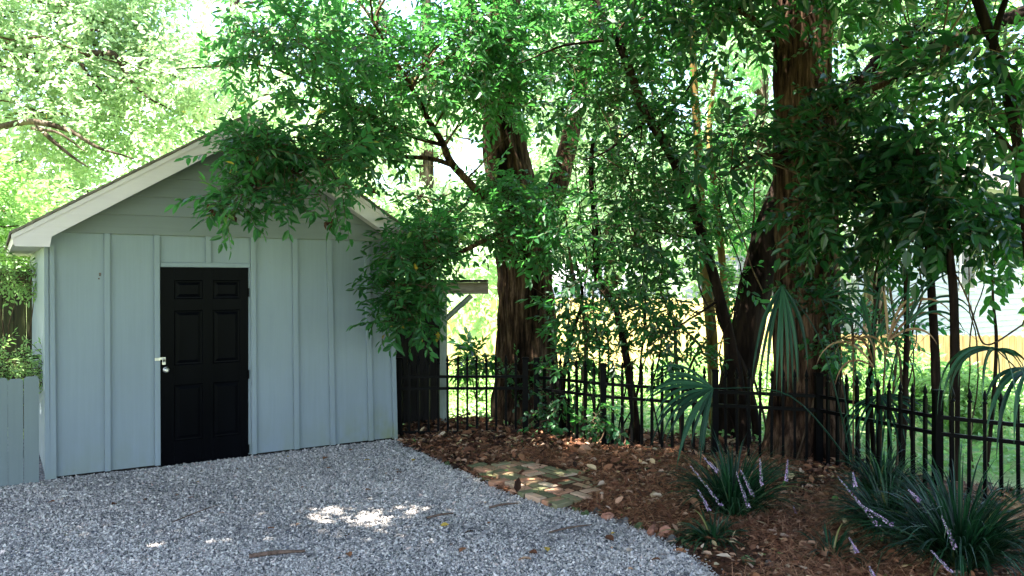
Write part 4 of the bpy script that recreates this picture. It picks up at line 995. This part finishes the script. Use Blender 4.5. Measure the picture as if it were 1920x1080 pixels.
# ---------------------------------------------------------------- liriope
def clump(px,py,label,nb,h,seed,spikes,sp=.55,zl=0.02,lean=(0,0)):
    r=random.Random(seed); base=gnd(px,py); o=empty('liriope_clump',(base.x,base.y,zl),label,'plant','liriope clumps in the bed')
    b=MB()
    for i in range(nb):
        a=r.uniform(0,2*math.pi); rr=abs(r.gauss(0,.05)); p=Vector((math.cos(a)*rr,math.sin(a)*rr,0))
        out=r.uniform(.1,1)**.8*sp*1.8; d=Vector((math.cos(a+r.uniform(-.5,.5))*out+lean[0],math.sin(a+r.uniform(-.5,.5))*out+lean[1],1)).normalized()
        L=h*r.uniform(.7,1.35); path=[p.copy()]; n=9
        for k in range(n):
            d=(d+Vector((0,0,-.36*(k/n)))).normalized(); p=p+d*(L/n); 
            if p.z<.005: p.z=.005
            path.append(p.copy())
        ws=[.0062*min(1,.6+k/n*2)*min(1,(n-k)/n*2.5)+.0004 for k in range(n+1)]
        q=Vector((-math.sin(a),math.cos(a),0)); nr=Vector(path[4]-path[0]).cross(q)
        strip(b,path,ws,tuple(nr+Vector((.001,0,0))),min(1,max(0,r.gauss(.42,.25))))
    b.build('leaves','liriope',o)
    for (x0,y0,x1,y1,Y) in spikes:      # tip px, lower end px
        tip=at(x0,y0,Y-.28)-o.location; low=at(x1,y1,Y-.30)-o.location
        s=MB(); pp=smooth_path([Vector((0,0,0)),low*.6+Vector((0,0,.02)),low,tip],5); s.tube(pp,lerps([.003,.002],len(pp)),4,0,tint=.0)
        n=85; rrng=np.random.default_rng(seed*31+int(x0)); t=np.sort(rrng.random(n)); ang=rrng.random(n)*6.28
        ax_=np.array(tip-low); L=np.linalg.norm(ax_); ax_/=L; u=unit(np.cross(ax_,[0,1,.2])); v_=np.cross(ax_,u)
        wd=.011*(1-.75*t); c=np.array(low)[None]+ax_[None]*(t*L)[:,None]+(u*np.cos(ang)[:,None]+v_*np.sin(ang)[:,None])*wd[:,None]
        sz=.0058*(1-.5*t); oc=np.array([(1,0,0),(-1,0,0),(0,1,0),(0,-1,0),(0,0,1),(0,0,-1)])*1.0
        vv=(c[:,None]+oc[None]*sz[:,None,None]*rrng.uniform(.7,1.3,(n,6,1))).reshape(-1,3)
        tf=np.array([(0,2,4),(2,1,4),(1,3,4),(3,0,4),(2,0,5),(1,2,5),(3,1,5),(0,3,5)])
        s.add(vv,(tf[None]+6*np.arange(n)[:,None,None]).reshape(-1,3),1,np.repeat(rrng.random(n),6))
        s.build('flower_spike',['stem','flower'],o)
    return o
clump(1375,978,'dark liriope clump with seven lilac spikes in front of the middle iron fence post',380,.60,1,
      [(1320,858,1346,885,6.0),(1294,873,1354,950,5.95),(1308,917,1332,960,5.9),(1380,884,1404,952,6.0),(1388,880,1412,930,6.05),(1425,860,1428,910,6.1),(1477,862,1474,902,6.1)],.6)
clump(1800,1075,'large spreading liriope clump with long lilac spikes at the bottom right',560,.70,2,
      [(1570,893,1648,988,5.4),(1607,942,1674,985,5.3),(1703,918,1727,942,5.4),(1765,966,1792,1030,5.1),(1745,1032,1790,1078,4.95)],.75)
clump(1665,1010,'liriope clump left of the large one with a short lilac spike',260,.50,3,[(1592,1008,1607,1036,5.3),(1599,885,1604,912,5.8),(1630,1062,1640,1085,5.1)],.7,lean=(-.2,0))
clump(1655,940,'dark grassy clump behind the others below the sloping rail',220,.44,4,[(1487,948,1494,968,6.6)],.6)
clump(1880,1000,'dark liriope clump beside the rusty fan leaf',150,.36,5,[],.7)
clump(1335,1020,'low sprawling grass tuft at the edge of the gravel',110,.26,6,[],1.1,lean=(-.3,-.1))
clump(1560,1050,'thin grass tuft among pine straw between two clumps',60,.24,8,[],1.0)
clump(1050,858,'little green weed tuft beside the big pale fallen leaf',14,.10,9,[],1.0)

# ---------------------------------------------------------------- gravel, litter
def front_of_shed(X,Y): # signed distance outwards of the shed front plane
    return (X-LX)*NX+(Y-LY)*NY
g3=np.random.default_rng(3)
N=250000
Y=4.85+(9.35-4.85)*g3.random(N)**1.15; X=g3.uniform(-6.2,1.6,N)
k=(X<xb(Y)+g3.normal(0,.035,N))&(X>-.66*Y)&((front_of_shed(X,Y)>.0))
X,Y=X[k],Y[k]; n=len(X)
sz=.0070*np.exp(g3.normal(0,.38,n))*np.where(Y>7.5,1.1,1.0)
oc=np.array([(1,0,0),(-1,0,0),(0,1,0),(0,-1,0),(0,0,1),(0,0,-1)],float)
V=oc[None]*np.array([1.25,.95,.62])*g3.uniform(.65,1.3,(n,6,1))+g3.normal(0,.16,(n,6,3))
th=g3.random(n)*6.28; ph=g3.normal(0,.5,n); c,s_=np.cos(th),np.sin(th); cp,sp_=np.cos(ph),np.sin(ph)
V=V*sz[:,None,None]
x,y,z=V[...,0],V[...,1],V[...,2]; x,z=x*cp[:,None]+z*sp_[:,None],z*cp[:,None]-x*sp_[:,None]
x,y=x*c[:,None]-y*s_[:,None],x*s_[:,None]+y*c[:,None]
hz=np.array([mnoise.noise(Vector((a*1.3,b_*1.3,0))) for a,b_ in zip(X,Y)])*.008
hz2=np.array([mnoise.noise(Vector((a*.9+4,b_*1.6,2)))+.6*mnoise.noise(Vector((a*4,b_*5,7))) for a,b_ in zip(X,Y)])*.17
V=np.stack([x+X[:,None],y+Y[:,None],z+(.006+g3.random(n)*.012+np.maximum(hz,-.004))[:,None]],-1)
tf=np.array([(0,2,4),(2,1,4),(1,3,4),(3,0,4),(2,0,5),(1,2,5),(3,1,5),(0,3,5)])
mb=MB(); mb.add(V.reshape(-1,3),(tf[None]+6*np.arange(n)[:,None,None]).reshape(-1,3),0,np.repeat(np.clip(g3.beta(2,2.2,n)*.95+(g3.random(n)<.05)*.25+hz2,0,1),6))
tag(mb.build('gravel','pebble'),None,None,None,'stuff')
BP=[(865,878),(990,872),(1095,893),(1128,918),(1138,936),(1065,958),(985,938),(925,908)]
BPw=[gnd(*p) for p in BP]
def inpoly(x,y,P):
    c=False; n=len(P)
    for i in range(n):
        a,b_=P[i],P[i-1]
        if (a.y>y)!=(b_.y>y) and x<(b_.x-a.x)*(y-a.y)/(b_.y-a.y)+a.x: c=not c
    return c
def litter(n,seed,x0,x1,y0,y1,keepf,size,lift=.0,elong=.5):
    g=np.random.default_rng(seed); X=g.uniform(x0,x1,n); Y=g.uniform(y0,y1,n); k=keepf(X,Y,g); X,Y=X[k],Y[k]; n=len(X)
    Z=np.array([bedz(a,b_) for a,b_ in zip(X,Y)])+.004+g.random(n)*.02+lift
    D=unit(np.stack([g.normal(size=n),g.normal(size=n),g.normal(0,.28,n)],1)); U=unit(np.stack([g.normal(0,.4,n),g.normal(0,.4,n),np.ones(n)],1))
    return np.stack([X,Y,Z],1),D,U,size*np.exp(g.normal(0,.35,n)),np.clip(g.normal(.42,.27,n)+(g.random(n)<.04)*.3,0,.96)
mb=MB()
inb=lambda X,Y,g:(Y<bedY(X))&(X>xb(np.minimum(Y,9.4))+.02)&(X<.7*Y)&~np.array([inpoly(a,b_,BPw) and h>.035 for a,b_,h in zip(X,Y,g.random(len(X)))])
a=litter(38000,1,-1.5,6.0,4.8,9.8,inb,.040); k=(np.random.default_rng(5).random(len(a[0]))<.012); a[4][k]=1.0
a[3][::11]*=1.6; a[4][::11]=np.clip(a[4][::11]+.12,0,.95); place_leaves(mb,a[0]+np.array([0,0,1])*np.where(np.arange(len(a[0]))%11==0,.016,0)[:,None],a[1],a[2],a[3],a[4],W=.55,fold=.5,droop=-.15)
a=litter(9000,2,-1.5,3.5,6.5,10.8,inb,.062,.01); place_leaves(mb,a[0],a[1],a[2],a[3],a[4],W=.5,fold=.7,droop=.25)
tag(mb.build('leaf_litter','dryleaf'),None,None,None,'stuff')
mb=MB(); g=np.random.default_rng(4); N=60000; X=g.uniform(-1.2,5,N); Y=g.uniform(4.8,8.6,N)
dens=np.array([mnoise.noise(Vector((a*1.2,b_*1.2,9))) for a,b_ in zip(X,Y)]); k=inb(X,Y,g)&(dens>-.25); X,Y=X[k],Y[k]; n=len(X)
Z=np.array([bedz(a,b_) for a,b_ in zip(X,Y)])+.012+g.random(n)*.03; th=g.random(n)*6.28; L=g.uniform(.08,.19,n); w=.0015
d=np.stack([np.cos(th),np.sin(th),g.normal(0,.18,n)],1)*L[:,None]; s_=np.stack([-np.sin(th)*w,np.cos(th)*w,np.zeros(n)],1)
P=np.stack([X,Y,Z],1); up=np.array([0,0,w*1.2]); bend=np.stack([np.zeros(n),np.zeros(n),L*.08],1)
V=np.stack([P+s_,P-s_,P+d*.5+bend-s_,P+d*.5+bend+s_,P+d-s_*.5,P+d+s_*.5],1)
mb.add(V.reshape(-1,3),(np.array([(0,1,2,3),(3,2,4,5)])[None]+6*np.arange(n)[:,None,None]).reshape(-1,4),0,np.repeat(g.random(n),6))
tag(mb.build('pine_straw','needle'),None,None,None,'stuff')
# sparse ground cover sprigs behind fence
mb=MB(); g=np.random.default_rng(14); n=9000; Y=g.uniform(7.5,14,n); X=g.uniform(-.09,.66,n)*Y
P=np.stack([X,Y,np.array([gz(a,b_) for a,b_ in zip(X,Y)])+g.uniform(.02,.14,n)],1); k=(Y>bedY(X))|((g.random(n)<.10)&(Y>9.8)); P=P[k]; n=len(P)
place_leaves(mb,P,g.normal(size=(n,3))*[1,1,.4],g.normal(0,.4,(n,3))+[0,0,1],g.uniform(.06,.11,n),g.uniform(.2,.9,n),W=.6)
tag(mb.build('ground_cover','leaf_bg2'),None,None,None,'stuff')

# brick paving
mb=MB(); ang=R(38); c,s_=math.cos(ang),math.sin(ang); cx,cy=.15,7.3
for i in range(-14,15):
    for j in range(-20,21):
        # running bond, two bricks turned per block (basket weave)
        bx,by=i*.214,j*.214
        for h in (0,1):
            if (i+j)%2==0: lx,ly,w,l=bx,by+(h*.107-.0535),.192,.086
            else: lx,ly,w,l=bx+(h*.107-.0535),by,.086,.192
            X_=cx+lx*c-ly*s_; Y_=cy+lx*s_+ly*c
            if not inpoly(X_,Y_,BPw): continue
            a2=ang+rnd.uniform(-.03,.03); c2,s2=math.cos(a2),math.sin(a2); tx,ty=rnd.uniform(-.02,.02),rnd.uniform(-.02,.02)
            M4=np.array([[c2,-s2,0,X_],[s2,c2,0,Y_],[tx,ty,1,.03+rnd.uniform(-.004,.005)],[0,0,0,1]])
            mb.box(-w/2,-l/2,-.04,w/2,l/2,.02,bev=.006,tint=rnd.random(),M4=M4)
mb.build('path','brick')['kind']='structure'

# edging stones
def rock(px,py,sx,sy,sz_,mat,label,name='edging_stone',seed=0,blocky=.5,cat='stone'):
    p=gnd(px,py); r=random.Random(seed*13+int(px)); b=MB(); v=[];n1,n2=7,10
    for i in range(n1):
        th_=math.pi*i/(n1-1)
        for j in range(n2):
            a=2*math.pi*j/n2; q=Vector((math.sin(th_)*math.cos(a),math.sin(th_)*math.sin(a),math.cos(th_)))
            m=max(abs(q.x),abs(q.y),abs(q.z)); q=q*(1-blocky+blocky/m)*(.72+.55*mnoise.noise(q*1.3+Vector((px,seed,0))))
            v.append((q.x*sx*.8,q.y*sy*.8,q.z*sz_*.85))
    f=[(i*n2+j,i*n2+(j+1)%n2,(i+1)*n2+(j+1)%n2,(i+1)*n2+j) for i in range(n1-1) for j in range(n2)]
    b.add(v,np.array(f)[:,::-1].copy()); o=b.build(name,mat); o.location=(p.x,p.y,sz_*.3); o.rotation_euler=(r.uniform(-.3,.3),r.uniform(-.3,.3),r.uniform(0,3.1))
    tag(o,label,cat,'stones and bricks edging the bed')
E=[(797,850,.06,.045,.035,'rockbrick','reddish edging brick nearest the gate'),(812,858,.05,.04,.03,'rockbrick','second reddish edging brick from the gate'),
(826,866,.045,.04,.035,'rockgrey','small grey edging stone after the two bricks near the gate'),(838,873,.05,.045,.04,'rockmoss','mossy edging stone just above the brick paving corner'),
(851,879,.04,.04,.03,'rockgrey','grey edging stone touching the left corner of the paving'),
(1082,958,.08,.06,.03,'rockmoss','flat mossy edging stone at the right corner of the paving'),(1098,968,.06,.06,.04,'rockmoss','green mossy stone below the paving corner'),
(1122,962,.07,.05,.05,'rockgrey','dark brown-grey edging stone left of the triangular brick'),(1140,975,.075,.04,.06,'rockbrick','triangular pale brick piece in the edging'),
(1168,982,.08,.05,.05,'rockgrey','dark grey pointed edging stone'),(1198,992,.07,.05,.055,'rockmoss','bright green moss-covered edging stone'),
(1222,1005,.10,.05,.065,'rockbrick','large broken orange brick leaning in the edging'),(1246,1008,.07,.045,.075,'rockbrick','upright pale brick beside the broken orange brick'),
(1262,1018,.06,.05,.06,'rockgrey','dark stone right of the upright brick'),(1285,1025,.06,.05,.05,'rockmoss','mossy stone in front of the grass tuft'),
(1405,1062,.09,.06,.07,'rockmoss','large mossy stone at the bottom edge'),(1440,1068,.07,.05,.06,'rockgrey','grey stone at the bottom edge of the bed'),(1475,1078,.07,.05,.04,'rockbrick','pinkish brick at the bottom edge')]
for i,e in enumerate(E): rock(*e[:6],e[6],seed=i,blocky=.95 if e[5]=='rockbrick' else .45,name='edging_brick' if e[5]=='rockbrick' else 'edging_stone',cat='brick' if e[5]=='rockbrick' else 'stone')
# sticks
for a,b_,r_,lab in (((467,1051),(572,1042),.014,'thick brown stick lying on the gravel at the bottom'),((801,978),(850,969),.008,'short dark stick on the gravel below the paving'),
    ((918,958),(972,950),.009,'mossy stick beside the brick paving'),((326,984),(410,952),.004,'long thin twig on the gravel below the door'),
    ((1030,955),(1120,930),.012,'dark stick across the right end of the paving'),((1030,1005),(1110,990),.007,'bark strip on the gravel beside the edging stones')):
    p,q=gnd(*a),gnd(*b_); p.z=q.z=.02+r_; m=p.lerp(q,.5)+Vector((0,.012,.006)); b=MB(); pp=smooth_path([p,m,q],6,wig=.008)
    b.tube(pp,lerps([r_,r_*1.05,r_*.6],len(pp)),7,lump=.3); o=b.build('stick','stick'); tag(o,lab,'stick','fallen sticks on the ground')
# pale big fallen leaf against the fence & loose leaves on gravel
def bigleaf(px,py,size,tint,label,group=None,tilt=.2,rz=0,zl=.02,name='fallen_leaf'):
    p=gnd(px,py); n=7; v=[]; L=size
    for i in range(n):
        t=i/(n-1); w=L*.36*math.sin(math.pi*min(1,t*.94+.06))**.8
        for s in (-1,-.5,0,.5,1): v.append((t*L-L/2,s*w,.10*L*abs(s)*1.2+.12*L*math.sin(t*3)+.02*L*math.sin(t*17+s*3)))
    f=[(i*5+j,i*5+j+1,(i+1)*5+j+1,(i+1)*5+j) for i in range(n-1) for j in range(4)]
    b=MB(); b.add(v,np.array(f),0,tint,True); o=b.build(name,'dryleaf'); o.location=(p.x,p.y,zl); o.rotation_euler=(rnd.uniform(-.2,.2)+tilt,rnd.uniform(-.25,.25),rz)
    tag(o,label,'leaf',group)
bigleaf(1098,858,.17,.74,'large pale curled leaf standing against the pickets beside the post',tilt=.7,rz=.5,zl=.07)
bigleaf(1085,868,.12,.85,'flat pinkish-brown leaf under the large pale curled one',rz=2.5,zl=.05)
bigleaf(1210,752+80,.13,.7,'rusty leaf propped between the middle pickets',tilt=.5,rz=.3,zl=.06)
for i,(px,py,tn,sz_) in enumerate([(97,948,.4,.05),(214,952,.3,.05),(508,998,.6,.05),(690,925,.6,.05),(655,1048,.5,.05),(834,992,.985,.05),(775,868,.985,.05),(688,868,.985,.05),(868,1040,.6,.06),(1143,1018,.3,.07),(1155,948,.45,.06),(1025,1038,.985,.05),(984,1058,.8,.07),(748,892,.4,.06),(1000,1080-35,.35,.06),(610,865,.5,.05),(345,868,.5,.05),(880,1005,.1,.05),(652,1012,.3,.05),(1230,1058,.4,.05),(1180,1040,.92,.05)]):
    bigleaf(px,py,sz_*1.2,tn,'small dry leaf lying on the gravel','small dry leaves on the gravel',rz=i*1.3,zl=.026)
gl=np.random.default_rng(55)
for i in range(46):
    Yq=gl.uniform(5.1,8.8); Xq=gl.uniform(-.6*Yq,xb(Yq)-.05)
    if (Xq-LX)*NX+(Yq-LY)*NY<.15: continue
    bigleaf(960+F*Xq/Yq,HY+H*F/Yq,gl.uniform(.018,.042),gl.choice([.3,.5,.6,.75,.9,.985]),'small dry leaf lying on the gravel','small dry leaves on the gravel',rz=gl.uniform(0,6),zl=.024)
# dead brown leaf bunches hanging in the front boughs
for px,py,Y,lab in ((400,388,7.1,'dead brown leaves hanging over the gable boards at the left bough tip'),(432,395,7.1,'small dead leaf bunch right beside the bough tip'),
                    (622,412,7.2,'dead brown leaf bunch hanging before the right rake board'),(603,250,7.6,'large bunch of dead leaves hanging in the upper bough'),(695,350,8.2,'dead leaf bunch beyond the right roof slope')):
    c=at(px,py,Y); g=np.random.default_rng(px); n=7; b=MB(); P=np.tile(np.array(c),(n,1))+g.normal(0,.018,(n,3))+[0,0,-.01]
    D=g.normal(0,.5,(n,3))+[0,0,-1]; place_leaves(b,P,D,g.normal(size=(n,3)),g.uniform(.05,.085,n),g.uniform(.05,.4,n),W=.45,fold=.8,droop=.3)
    b.tube([tuple(c+Vector((0,0,.12))),tuple(c)],.002,4); tag(b.build('dead_leaves','dryleaf',loc=tuple(c)),lab,'leaves','dead leaf bunches in the boughs')

# ---------------------------------------------------------------- light, camera
w=bpy.data.worlds.new('World'); SC.world=w; w.use_nodes=True; nt=w.node_tree; nt.nodes.clear()
sky=nt.nodes.new('ShaderNodeTexSky'); sky.sky_type='NISHITA'; sky.sun_disc=False; sky.sun_elevation=R(SUN_EL); sky.sun_rotation=math.atan2(SUN[0],SUN[1])
sky.air_density=1.0; sky.dust_density=2.5; sky.ozone_density=1.0
bg=nt.nodes.new('ShaderNodeBackground'); bg.inputs[1].default_value=0.12; o_=nt.nodes.new('ShaderNodeOutputWorld')
nt.links.new(sky.outputs[0],bg.inputs[0]); nt.links.new(bg.outputs[0],o_.inputs[0])
sl=bpy.data.lights.new('sun','SUN'); sl.energy=5.0; sl.angle=R(.5); sl.color=(1,.95,.87)
so=bpy.data.objects.new('sun',sl); COL.objects.link(so); so.rotation_euler=Vector(SUN).to_track_quat('Z','Y').to_euler(); so.location=(0,0,20)
cam=bpy.data.cameras.new('camera'); co=bpy.data.objects.new('camera',cam); COL.objects.link(co); SC.camera=co
co.location=(0,0,H); co.rotation_euler=(R(90),0,0); cam.sensor_width=36; cam.lens=36*F/1920; cam.shift_y=-(540-HY)/1920; cam.clip_end=2000
SC.view_settings.view_transform='Standard'; SC.view_settings.look='None'; SC.view_settings.gamma=1; SC.view_settings.exposure=3.32
cy_=SC.cycles; cy_.max_bounces=6; cy_.diffuse_bounces=4; cy_.glossy_bounces=2; cy_.transmission_bounces=4; cy_.transparent_max_bounces=4; cy_.caustics_reflective=False; cy_.caustics_refractive=False
cy_.use_denoising=True; cy_.denoiser='OPENIMAGEDENOISE'; cy_.sample_clamp_indirect=8
